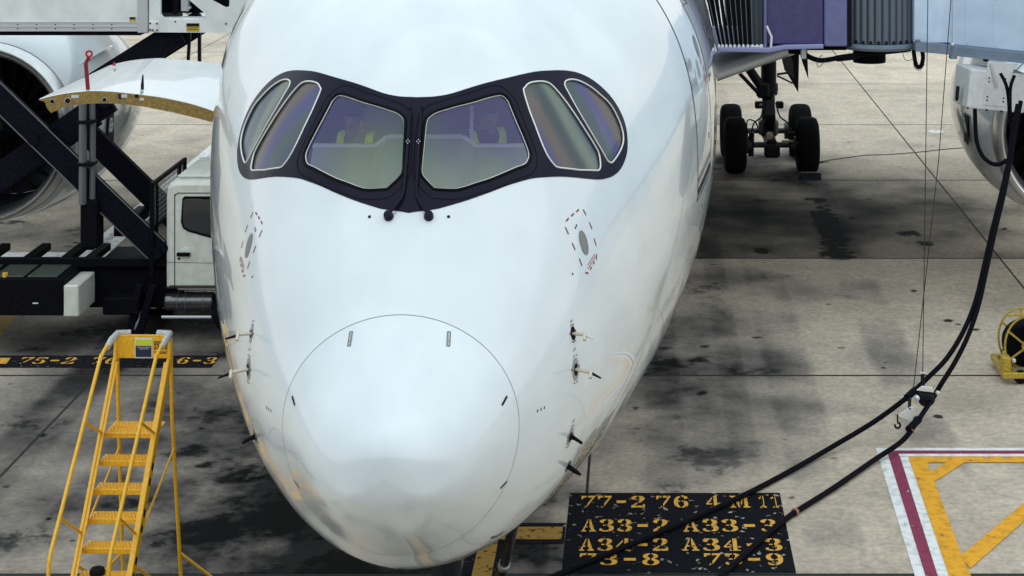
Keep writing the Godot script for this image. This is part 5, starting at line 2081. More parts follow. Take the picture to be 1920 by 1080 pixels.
	m.box(xf * Vector3(7.0, 1.5, 0) + back * 1.3, Vector3(14.0, 3.0, 2.6), bs, 0.02)
	part(m, "tunnel", M.tunnel_blue, o)
	m = mb()
	for k in 24:
		m.box(xf * Vector3(0.3 + 0.58 * k, 1.5, 0) + back * (-0.004), Vector3(0.05, 2.9, 0.02), bs, 0.005)
	part(m, "panel_rib", M.tunnel_blue, tu)
	m = mb()
	m.box(xf * Vector3(7.0, -0.075, 0) + back * 1.3, Vector3(14.0, 0.15, 2.7), bs, 0.01)
	m.box(xf * Vector3(7.0, -0.16, 0) + back * 1.3, Vector3(14.0, 0.04, 2.75), bs, 0.005)
	part(m, "tunnel_beam", M.beam_blue, tu)
	m = mb()
	for k in 10:
		m.lathe(xf * Vector3(0.62 + 0.9 * k, -0.2, 0) + back * 0.1, Vector3.DOWN, [Vector2(0.05, -0.03), Vector2(0.05, 0.03), Vector2(0, 0.05)], 10)
	part(m, "beam_bolt", M.chassis_black, tu)
	# cables slung under the cab
	m = mb()
	m.tube(curve([B(1485, 103, 0.5), B(1506, 103, 0.3), B(1522, 111, 0.2), B(1540, 116, 0.2), B(1560, 114, 0.2), B(1585, 109, 0.2), B(1640, 104, 0.3), B(1690, 99, 0.3), B(1712, 96, 0.3)], 6), 0.045, 10)
	m.tube(curve([B(1716, 96, 0.2), B(1718, 116, 0.15), B(1723, 128, 0.15), B(1730, 124, 0.15), B(1733, 110, 0.15), B(1732, 96, 0.2)], 6), 0.038, 10)
	m.box(B(1590, 112, 0.2), Vector3(0.4, 0.08, 0.1), Basis(Vector3.FORWARD, -0.1), 0.02)
	part(m, "slung_cable", M.hose_black, o)
	m = mb()
	m.tube(curve([B(1543, 104, 0.1), B(1533, 116, 0.1), B(1535, 127, 0.1), B(1541, 124, 0.1), B(1548, 114, 0.1)], 5), 0.006, 5)
	m.tube(curve([B(1694, 100, 0.1), B(1698, 112, 0.1), B(1706, 115, 0.1), B(1716, 110, 0.1)], 5), 0.006, 5)
	m.tube(curve([B(1714, 112, 0.1), B(1716, 128, 0.1), B(1726, 133, 0.1), B(1735, 122, 0.1)], 5), 0.006, 5)
	part(m, "tie_wire", M.wire, o)
	m = mb()
	bbox(m, 1503, 92, 1513, 112, 0.1, 0.25, 0.01)
	part(m, "cable_clip", M.aluminium, o)
	# white power unit bolted under the tunnel
	m = mb()
	var a := P(1806, 199, 32.0)
	var b := P(1918, 126, 32.0)
	var un := Basis(Vector3.UP, deg_to_rad(12.0))
	m.box((a + b) * 0.5 + Vector3(0.02, -0.08, -0.4), Vector3(b.x - a.x, b.y - a.y, 0.8), Basis(Vector3.UP, deg_to_rad(8)) * Basis(Vector3.BACK, deg_to_rad(-6)), 0.015)
	var pu := part(m, "power_unit", M.unit_white, o)
	var ub := Basis(Vector3.UP, deg_to_rad(8)) * Basis(Vector3.BACK, deg_to_rad(-6))
	var uo := (a + b) * 0.5 + Vector3(0.02, -0.08, 0.0)
	m = mb()
	m.prism(PackedVector2Array([Vector2(-0.17, -0.24), Vector2(0.23, -0.24), Vector2(0.23, 0.25), Vector2(0.36, 0.5), Vector2(-0.17, 0.5)]), Transform3D(ub, uo + ub * Vector3(0, 0, 0.012)), -0.02, 0.012, 0.003)
	part(m, "mounting_plate", M.unit_white, pu)
	m = mb()
	m.bar(uo + ub * Vector3(-0.13, 0.48, 0.02), uo + ub * Vector3(0.02, 0.08, 0.05), 0.05, 0.05, Vector3.BACK, 0.01)
	part(m, "plate_brace", M.unit_shade, pu)
	m = mb()
	for q in [[-0.12, 0.22], [-0.12, 0.16], [0.17, 0.23], [0.17, 0.17], [-0.12, -0.10], [-0.12, -0.16], [0.17, -0.10], [0.17, -0.16], [-0.44, -0.32], [-0.1, -0.33], [0.16, -0.33], [0.44, -0.32]]:
		m.lathe(uo + ub * Vector3(q[0], q[1], 0.02), ub.z, [Vector2(0.019, -0.02), Vector2(0.014, 0.012), Vector2(0, 0.012)], 8)
	part(m, "plate_bolt", M.print_black, pu)
	m = mb()
	m.tube(curve([P(1828, 204, 31.9), P(1829, 240, 31.9), P(1832, 268, 31.8), P(1842, 292, 31.6), P(1858, 306, 31.4), P(1874, 308, 31.3), P(1888, 300, 31.3)], 6), 0.036, 10)
	m.tube(curve([P(1876, 138, 31.7), P(1886, 158, 31.6), P(1891, 185, 31.6), P(1893, 230, 31.5)], 6), 0.03, 8)
	m.tube(curve([P(1902, 142, 31.7), P(1895, 162, 31.6), P(1894, 190, 31.5), P(1895, 240, 31.5)], 6), 0.03, 8)
	part(m, "unit_cable", M.hose_black, pu)
	m = mb()
	m.bar(uo + ub * Vector3(-0.55, 0.0, -0.3), uo + ub * Vector3(-0.55, -0.25, -0.3), 0.05, 0.1, Vector3.BACK, 0.01)
	part(m, "unit_latch", M.print_black, pu)


func build_hoses():
	var o := thing("power_hose", Vector3(5.0, 0, -28.0), "thick black hose from the white unit, passing above the hoist block", "hose", "black hoses hanging from the bridge")
	var m := mb()
	var p1 := [P(1908, 196, 31.4), P(1900, 240, 31.2), P(1891, 300, 30.8), P(1878, 360, 30.3), P(1862, 425, 29.8), P(1846, 495, 29.3), P(1829, 565, 28.8), P(1806, 622, 28.4), P(1775, 672, 28.0), P(1740, 708, 27.8), P(1716, 731, 27.7), P(1700, 746, 27.5)]
	for q in [[1640, 790, 0.30], [1560, 838, 0.10], [1480, 884, 0.05], [1400, 926, 0.05], [1300, 972, 0.05], [1180, 1022, 0.05], [1060, 1072, 0.05], [940, 1125, 0.05]]:
		var d: float = F * (H - q[2]) / (q[1] + 354.0)
		p1.append(P(q[0], q[1], d))
	p1 = curve(p1, 6)
	m.tube(p1, 0.037, 12)
	part(m, "hose", M.hose_black, o)
	m = mb()
	m.tube([P(1716, 731, 27.68), P(1700, 746, 27.48)], 0.054, 12)
	part(m, "hose_sleeve", M.chassis_black, o)
	o = thing("power_hose", Vector3(5.0, 0, -28.0), "thick black hose passing under the hook, nearer the hatched box", "hose", "black hoses hanging from the bridge")
	m = mb()
	var p2 := [P(1914, 190, 31.4), P(1903, 250, 31.1), P(1893, 310, 30.7), P(1881, 370, 30.2), P(1866, 432, 29.7), P(1850, 505, 29.2), P(1834, 575, 28.7), P(1814, 632, 28.3), P(1790, 680, 28.0), P(1768, 715, 27.8), P(1750, 745, 27.7), P(1735, 768, 27.4), P(1716, 796, 27.0)]
	for q in [[1690, 828, 0.16], [1640, 862, 0.07], [1560, 917, 0.05], [1480, 968, 0.05], [1420, 1018, 0.05], [1350, 1082, 0.05], [1290, 1140, 0.05]]:
		var d: float = F * (H - q[2]) / (q[1] + 354.0)
		p2.append(P(q[0], q[1], d))
	p2 = curve(p2, 6)
	m.tube(p2, 0.037, 12)
	part(m, "hose", M.hose_black, o)
	m = mb()
	m.tube([P(1723, 786, 27.1), P(1703, 806, 26.9)], 0.054, 12)
	part(m, "hose_sleeve", M.chassis_black, o)
	m = mb()
	for k in [74, 95]:
		m.tube([p2[k].lerp(p2[k + 1], 0.0), p2[k].lerp(p2[k + 1], 0.25)], 0.052, 12)
	part(m, "pink_collar", M.collar_pink, o)
	# hoist block and hook that hold the hoses up
	o = thing("hoist_block", P(1735, 740, 27.7), "pulley block on two thin wires carrying the black hoses", "hoist")
	m = mb()
	m.tube([P(1741, -90, 27.7), P(1730, 702, 27.7)], 0.007, 6)
	m.tube([P(1790, -90, 27.9), P(1760, 300, 27.8), P(1712, 735, 27.6)], 0.007, 6)
	part(m, "hoist_wire", M.wire, o)
	m = mb()
	m.tube([P(1730, 700, 27.7), P(1730, 726, 27.7)], 0.03, 10)
	m.box(P(1735, 743, 27.66), Vector3(0.26, 0.11, 0.16), Basis(Vector3.FORWARD, 0.12), 0.03)
	m.lathe(P(1735, 742, 27.75), Vector3.BACK, [Vector2(0, 0), Vector2(0.13, 0), Vector2(0.13, 0.03), Vector2(0.08, 0.06), Vector2(0.13, 0.09), Vector2(0.13, 0.12), Vector2(0, 0.12)], 22)
	part(m, "block_body", M.gear_dark, o)
	m = mb()
	m.prism(PackedVector2Array([Vector2(-0.12, 0.03), Vector2(0.13, 0.0), Vector2(0.11, 0.07), Vector2(-0.04, 0.09)]), Transform3D(Basis(), P(1734, 735, 27.55)), -0.02, 0.03, 0.006)
	m.bar(P(1725, 699, 27.7), P(1734, 699, 27.7), 0.05, 0.02)
	part(m, "block_cover", M.cast_white, o)
	m = mb()
	m.lathe(P(1719, 746, 27.52), Vector3(-0.2, 0.1, 1), [Vector2(0, 0), Vector2(0.04, 0), Vector2(0.045, 0.03), Vector2(0, 0.05)], 12)
	m.lathe(P(1757, 736, 27.55), Vector3(0.5, 0.1, 1), [Vector2(0, 0), Vector2(0.03, 0), Vector2(0.03, 0.03), Vector2(0, 0.04)], 12)
	part(m, "block_pin", M.trim_silver, o)
	o = thing("hook_plate", P(1705, 780, 27.3), "white triangular plate with a black hook under the pulley block", "hook")
	m = mb()
	m.prism(PackedVector2Array([Vector2(-0.175, 0.0), Vector2(0.03, 0.12), Vector2(0.07, 0.11), Vector2(0.16, -0.10), Vector2(0.12, -0.13)]), Transform3D(Basis(Vector3.UP, 0.2), P(1703, 778, 27.3)), -0.012, 0.012, 0.004)
	part(m, "plate", M.cast_white, o)
	m = mb()
	m.tube([P(1706, 747, 27.4), P(1705, 768, 27.3)], 0.024, 8)
	m.tube([P(1683, 777, 27.25), P(1683, 791, 27.25)], 0.012, 8)
	var hk := []
	for k in 14:
		var w := deg_to_rad(100.0 - 300.0 * k / 13.0)
		hk.append(P(1683, 797.5, 27.25) + Vector3(cos(w), sin(w), 0) * 0.04)
	m.tube(hk, 0.016, 8)
	m.lathe(P(1719, 788, 27.22), Vector3.BACK, [Vector2(0.03, -0.03), Vector2(0.055, -0.03), Vector2(0.055, 0.03), Vector2(0.03, 0.03), Vector2(0.03, -0.03)], 14)
	part(m, "hook", M.gear_dark, o)


# ---------------------------------------------------------------- yellow steps
func build_ladder():
	var base := Vector3(-5.815, 0, -20.6)
	var o := thing("rolling_steps", base, "yellow metal maintenance steps with handrails left of the nose", "step ladder")
	var yw := deg_to_rad(-1.0)
	var bs := Basis(Vector3.UP, yw)
	var L := func(x: float, y: float, d: float) -> Vector3:
		return base + bs * Vector3(x, y, -(d - 20.6))
	var m := mb()
	var hw := 0.315
	# side stringers
	for s in [-1.0, 1.0]:
		m = mb()
		m.bar(L.call(hw * s, 0.02, 19.52), L.call(hw * s, 2.80, 21.74), 0.035, 0.14, Vector3(0, 0.7, 0.7), 0.006)
		m.bar(L.call((hw - 0.022) * s, 0.02, 19.46), L.call((hw - 0.022) * s, 2.80, 21.68), 0.05, 0.012, Vector3(0, 0.7, 0.7))
		var st := part(m, "stringer", M.ladder_yellow, o)
		if s > 0:
			m = mb()
			for k in 9:
				var u := 0.27 + 0.048 * k
				if k == 3 or k == 6:
					continue
				var c: Vector3 = L.call(hw + 0.0185, lerpf(0.02, 2.8, u), lerpf(19.52, 21.74, u))
				m.box(c, Vector3(0.003, 0.08, 0.07), bs * Basis(Vector3.RIGHT, -0.67))
				m.box((c + (bs * Vector3(-0.037, 0.0, 0.0))), Vector3(0.002, 0.07, 0.06), bs * Basis(Vector3.RIGHT, -0.67))
			part(m, "stencil_mark", M.print_black, st)
			m = mb()
			m.box(L.call(hw - 0.02, 2.45, 21.46), Vector3(0.004, 0.22, 0.05), bs * Basis(Vector3.RIGHT, -0.67))
			part(m, "red_sticker", M.print_red, st)
	# treads with their punched teeth
	for k in 9:
		var y := 2.12 - 0.25 * k
		var d := 21.25 - 0.2 * k
		m = mb()
		m.box(L.call(0, y - 0.03, d + 0.015), Vector3(hw * 2 - 0.04, 0.06, 0.025), bs, 0.005)
		m.box(L.call(0, y - 0.008, d + (0.21 if k == 0 else 0.12)), Vector3(hw * 2 - 0.04, 0.014, 0.42 if k == 0 else 0.22), bs, 0.003)
		if k == 0:
			m.box(L.call(0, y - 0.0, d + 0.22), Vector3(hw * 2 - 0.04, 0.02, 0.02), bs, 0.003)
		var tr := part(m, "tread", M.ladder_yellow, o)
		m = mb()
		var rowsn := 8 if k == 0 else 4
		for r in rowsn:
			for c in 15:
				var p: Vector3 = L.call(-hw + 0.05 + (c + 0.5 * (r % 2)) * 0.037, y - 0.002, d + 0.045 + 0.048 * r)
				m.lathe(p, Vector3.UP, [Vector2(0.013, 0), Vector2(0.009, 0.012), Vector2(0.005, 0.010)], 6)
		tag(part(m, "tread_teeth", M.ladder_yellow, tr), "", "", "", "stuff")
	# rear legs, posts and braces
	for s in [-1.0, 1.0]:
		m = mb()
		m.tube([L.call(hw * s, 3.02, 21.80), L.call(hw * s, 2.1, 21.86), L.call((hw + 0.03) * s, 0.06, 22.15)], 0.022, 10)
		m.tube([L.call(hw * s, 3.05, 21.78), L.call(hw * s, 2.72, 21.72)], 0.026, 10)
		part(m, "rear_leg", M.ladder_yellow, o)
		m = mb()
		m.tube([L.call(hw * s, 0.95, 20.38), L.call(hw * s, 0.06, 21.85)], 0.018, 8)
		m.tube([L.call(hw * s, 1.25, 20.6), L.call((hw + 0.01) * s, 1.72, 21.9)], 0.014, 8)
		part(m, "side_brace", M.ladder_yellow, o)
		# handrail: up the slope, over the top to the rear post
		m = mb()
		var rail := curve([L.call(hw * s, 0.62, 19.36), L.call(hw * s, 1.28, 19.40), L.call(hw * s, 1.44, 19.46)], 3)
		rail.append_array(curve([L.call(hw * s, 1.52, 19.54), L.call(hw * s, 2.90, 21.06), L.call(hw * s, 3.0, 21.2), L.call(hw * s, 3.06, 21.4), L.call(hw * s, 3.08, 21.74)], 4))
		m.tube(rail, 0.021, 10)
		m.tube([L.call(hw * s, 0.62, 19.36), L.call(hw * s, 0.25, 19.62)], 0.021, 10)
		var hr := part(m, "handrail", M.ladder_yellow, o)
		m = mb()
		m.tube([L.call(hw * s, 1.72, 19.76), L.call((hw - 0.02) * s, 1.30, 20.42)], 0.017, 8)
		m.tube([L.call(hw * s, 2.46, 20.58), L.call((hw - 0.02) * s, 2.13, 21.2)], 0.017, 8)
		part(m, "rail_stay", M.ladder_yellow, hr)
		m = mb()
		m.tube([L.call(hw * s, 3.045, 21.42), L.call(hw * s, 3.085, 21.60), L.call((hw - 0.01) * s, 3.10, 21.79), L.call((hw - 0.16) * s, 3.105, 21.81)], [0.034, 0.04, 0.042, 0.036], 10)
		part(m, "foam_sleeve", M.foam_grey, hr)
		# outrigger foot
		m = mb()
		m.tube([L.call((hw + 0.03) * s, 0.42, 22.1), L.call((hw + 0.36) * s, 0.05, 22.3)], 0.018, 8)
		m.lathe(L.call((hw + 0.36) * s, 0.0, 22.3), Vector3.UP, [Vector2(0.05, 0), Vector2(0.045, 0.04), Vector2(0, 0.05)], 12)
		part(m, "outrigger", M.ladder_yellow, o)
	# head plate with its notices
	m = mb()
	m.box(L.call(0, 2.95, 21.76), Vector3(hw * 2 + 0.02, 0.25, 0.012), bs, 0.003)
	m.bar(L.call(-hw, 3.085, 21.77), L.call(hw, 3.085, 21.77), 0.03, 0.02, Vector3.UP, 0.005)
	var hp := part(m, "head_plate", M.ladder_yellow, o)
	m = mb()
	m.box(L.call(0.01, 2.945, 21.752), Vector3(0.205, 0.235, 0.004), bs)
	part(m, "notice_white", M.sticker_white, hp)
	m = mb()
	m.box(L.call(0.01, 3.01, 21.749), Vector3(0.185, 0.07, 0.004), bs)
	part(m, "notice_lime", M.sticker_lime, hp)
	m = mb()
	m.box(L.call(0.01, 2.905, 21.749), Vector3(0.185, 0.13, 0.004), bs)
	part(m, "notice_blue", M.sticker_blue, hp)
	m = mb()
	for q in [[-0.075, 0.085, 2.955, 0.010], [-0.05, 0.06, 2.937, 0.010]]:
		m.box(L.call((q[0] + q[1]) * 0.5 + 0.01, q[2], 21.746), Vector3(q[1] - q[0], q[3], 0.002), bs)
	part(m, "notice_text", M.print_grey, hp)
	m = mb()
	var sans := SystemFont.new()
	sans.font_names = ["Droid Sans"]
	sans.font_weight = 700
	m.text("23472", L.call(0.13, 2.93, 21.751), bs * Vector3(0.16, 0, 0), Vector3(0, 0.065, 0), sans)
	for q in [[0.13, 0.29, 2.90, 0.006], [0.15, 0.27, 2.885, 0.006], [0.13, 0.22, 3.02, 0.006], [0.13, 0.27, 3.005, 0.006]]:
		m.box(L.call((q[0] + q[1]) * 0.5, q[2], 21.75), Vector3(q[1] - q[0], q[3], 0.003), bs)
	part(m, "plate_print", M.print_black, hp)
	var f := thing("dark_cap", L.call(-0.1, 0.886, 20.2), "small black cap lying on a low tread of the yellow steps", "cap")
	m = mb()
	var c: Vector3 = L.call(-0.1, 0.885, 20.36)
	m.lathe(c, Vector3.UP, [Vector2(0.085, 0), Vector2(0.085, 0.03), Vector2(0.07, 0.06), Vector2(0.03, 0.075), Vector2(0, 0.077)], 16)
	part(m, "crown", M.hair, f)
	m = mb()
	m.box(c + Vector3(0, 0.006, 0.09), Vector3(0.12, 0.01, 0.07), bs, 0.004)
	part(m, "peak", M.hair, f)


# ---------------------------------------------------------------- small ground equipment
func build_small():
	var g := G(1512, 332)
	var o := thing("wheel_chock", Vector3(g.x, 0, -47.0), "dark block chocking the front outer main wheel", "wheel chock")
	var m := mb()
	m.prism(PackedVector2Array([Vector2(-0.2, 0), Vector2(0.2, 0), Vector2(0.1, 0.16), Vector2(-0.02, 0.16)]), Transform3D(Basis(Vector3.FORWARD, Vector3.UP, Vector3.RIGHT), Vector3(4.26, 0, -46.68)), -0.27, 0.27, 0.02)
	part(m, "block", M.gear_dark, o)
	m = mb()
	m.box(Vector3(4.26, 0.166, -46.70), Vector3(0.46, 0.01, 0.06), Basis(), 0.003)
	part(m, "grip_strip", M.print_grey, o)
	# hose reel cart
	var d := 30.2
	o = thing("hose_reel_cart", Vector3(6.3, 0, -d), "yellow spoked hose reel cart at the right edge", "hose reel")
	var c := P(1926, 650, d)
	for z in [0.0, 0.55]:
		m = mb()
		var rim := []
		for k in 33:
			var w := TAU * k / 32.0
			rim.append(c + Vector3(cos(w) * 0.36, sin(w) * 0.48, -z))
		m.tube(rim, 0.018, 8, false)
		for k in 6:
			var w := TAU * k / 6.0 + 0.5
			m.bar(c + Vector3(0, 0, -z), c + Vector3(cos(w) * 0.35, sin(w) * 0.47, -z), 0.03, 0.02, Vector3.BACK)
		m.lathe(c + Vector3(0, 0, -z - 0.03), Vector3.BACK, [Vector2(0, 0), Vector2(0.09, 0), Vector2(0.09, 0.06), Vector2(0, 0.07)], 16)
		part(m, "reel_wheel", M.reel_yellow, o)
	m = mb()
	m.lathe(c + Vector3(0.02, -0.02, -0.52), Vector3.BACK, [Vector2(0.1, 0), Vector2(0.34, 0.02), Vector2(0.36, 0.12), Vector2(0.35, 0.2), Vector2(0.37, 0.3), Vector2(0.34, 0.46), Vector2(0.1, 0.48)], 28)
	part(m, "coiled_hose", M.hose_black, o)
	m = mb()
	var f := P(1874, 698, d)
	m.bar(Vector3(f.x, 0.15, -d + 0.25), Vector3(f.x + 1.3, 0.15, -d + 0.25), 0.09, 0.09, Vector3.UP, 0.01)
	m.bar(Vector3(f.x, 0.15, -d - 0.75), Vector3(f.x + 1.3, 0.15, -d - 0.75), 0.09, 0.09, Vector3.UP, 0.01)
	m.bar(Vector3(f.x + 0.04, 0.15, -d + 0.25), Vector3(f.x + 0.04, 0.15, -d - 0.75), 0.09, 0.09, Vector3.UP, 0.01)
	m.box(Vector3(f.x + 0.08, 0.30, -d + 0.1), Vector3(0.14, 0.24, 0.2), Basis(), 0.02)
	m.bar(Vector3(f.x + 0.42, 0.2, -d + 0.2), Vector3(f.x + 0.42, 1.06, -d + 0.05), 0.04, 0.04, Vector3.BACK, 0.01)
	m.bar(Vector3(f.x + 0.12, 1.06, -d + 0.05), Vector3(f.x + 0.62, 1.10, -d + 0.05), 0.04, 0.04, Vector3.UP, 0.01)
	part(m, "cart_frame", M.reel_yellow, o)
	for x in [0.3, 1.1]:
		for z in [0.2, -0.7]:
			m = mb()
			m.lathe(Vector3(f.x + x, 0.11, -d + z - 0.04), Vector3.BACK, [Vector2(0, 0), Vector2(0.1, 0), Vector2(0.11, 0.03), Vector2(0.11, 0.06), Vector2(0.1, 0.09), Vector2(0, 0.09)], 18)
			part(m, "cart_wheel", M.tyre, o)
	m = mb()
	m.box(Vector3(f.x + 0.2, 0.36, -d + 0.16), Vector3(0.06, 0.06, 0.06), Basis(), 0.01)
	part(m, "valve", M.trim_silver, o)
	# ground power plug hanging under the nose
	o = thing("ground_power_cable", Vector3(-1.1, 0, -19.5), "dark blue cable drooping from the belly beside the yellow bar", "cable")
	m = mb()
	m.tube(curve([P(962, 985, 18.6), P(957, 1010, 18.9), P(953, 1030, 19.6), P(945, 1060, 20.6), P(936, 1085, 21.6), P(926, 1120, 21.8)], 6), 0.055, 10)
	part(m, "cable", M.gear_dark, o)
	m = mb()
	m.tube([P(946, 1056, 20.4), P(944, 1062, 20.6)], 0.066, 10)
	part(m, "cable_band", M.aluminium, o)


# ---------------------------------------------------------------- pilots
func capsule(p: Vector3, a: Vector3, b: Vector3, ra: float, rb: float) -> float:
	var ab := b - a
	var t := clampf((p - a).dot(ab) / ab.length_squared(), 0.0, 1.0)
	return p.distance_to(a + ab * t) - lerpf(ra, rb, t)


func flesh(m: MB, bones: Array, cell: float, k: float, paint: Callable):
	# surface nets over a smooth union of tapered capsules
	var lo := Vector3(1e9, 1e9, 1e9)
	var hi := -lo
	for b in bones:
		var r: float = maxf(b[2], b[3]) + cell * 2.0
		lo = lo.min(b[0] - Vector3.ONE * r).min(b[1] - Vector3.ONE * r)
		hi = hi.max(b[0] + Vector3.ONE * r).max(b[1] + Vector3.ONE * r)
	var n := Vector3i(((hi - lo) / cell).ceil()) + Vector3i.ONE
	var f := PackedFloat32Array()
	f.resize(n.x * n.y * n.z)
	f.fill(1.0)
	for b in bones:
		var r: float = maxf(b[2], b[3]) + cell * 2.0 + k
		var i0 := Vector3i((((b[0] as Vector3).min(b[1]) - Vector3.ONE * r - lo) / cell).floor()).clamp(Vector3i.ZERO, n - Vector3i.ONE)
		var i1 := Vector3i((((b[0] as Vector3).max(b[1]) + Vector3.ONE * r - lo) / cell).ceil()).clamp(Vector3i.ZERO, n - Vector3i.ONE)
		for z in range(i0.z, i1.z + 1):
			for y in range(i0.y, i1.y + 1):
				for x in range(i0.x, i1.x + 1):
					var q := (z * n.y + y) * n.x + x
					var d := capsule(lo + Vector3(x, y, z) * cell, b[0], b[1], b[2], b[3])
					var o := f[q]
					var h := maxf(k - absf(d - o), 0.0) / k
					f[q] = minf(d, o) - h * h * k * 0.25
	var id := {}
	var vs := []
	var ns := []
	var at := func(x: int, y: int, z: int) -> float: return f[(z * n.y + y) * n.x + x]
	for z in n.z - 1:
		for y in n.y - 1:
			for x in n.x - 1:
				var q := (z * n.y + y) * n.x + x
				var e := [f[q], f[q + 1], f[q + n.x], f[q + n.x + 1], f[q + n.x * n.y], f[q + n.x * n.y + 1], f[q + n.x * n.y + n.x], f[q + n.x * n.y + n.x + 1]]
				var neg := 0
				for w in e:
					if w < 0.0:
						neg += 1
				if neg == 0 or neg == 8:
					continue
				var c := Vector3.ZERO
				var cnt := 0
				for ed in [[0, 1], [2, 3], [4, 5], [6, 7], [0, 2], [1, 3], [4, 6], [5, 7], [0, 4], [1, 5], [2, 6], [3, 7]]:
					var u: float = e[ed[0]]
					var w: float = e[ed[1]]
					if (u < 0.0) != (w < 0.0):
						var pa := Vector3(ed[0] & 1, (ed[0] >> 1) & 1, ed[0] >> 2)
						var pb := Vector3(ed[1] & 1, (ed[1] >> 1) & 1, ed[1] >> 2)
						c += pa.lerp(pb, u / (u - w))
						cnt += 1
				id[q] = vs.size()
				vs.append(lo + (Vector3(x, y, z) + c / cnt) * cell)
				ns.append(Vector3(e[1] + e[3] + e[5] + e[7] - e[0] - e[2] - e[4] - e[6], e[2] + e[3] + e[6] + e[7] - e[0] - e[1] - e[4] - e[5], e[4] + e[5] + e[6] + e[7] - e[0] - e[1] - e[2] - e[3]).normalized())
	var stp := [1, n.x, n.x * n.y]
	for z in range(1, n.z - 1):
		for y in range(1, n.y - 1):
			for x in range(1, n.x - 1):
				var q := (z * n.y + y) * n.x + x
				for ax in 3:
					if (f[q] < 0.0) == (f[q + stp[ax]] < 0.0):
						continue
					var u: int = stp[(ax + 1) % 3]
					var w: int = stp[(ax + 2) % 3]
					var k4 := [id.get(q, -1), id.get(q - u, -1), id.get(q - u - w, -1), id.get(q - w, -1)]
					if -1 in k4:
						continue
					for t in [[0, 1, 2], [0, 2, 3]]:
						var a: Vector3 = vs[k4[t[0]]]
						m.col = paint.call((a + vs[k4[t[1]]] + vs[k4[t[2]]]) / 3.0)
						m.tri(a, vs[k4[t[1]]], vs[k4[t[2]]], ns[k4[t[0]]], ns[k4[t[1]]], ns[k4[t[2]]])


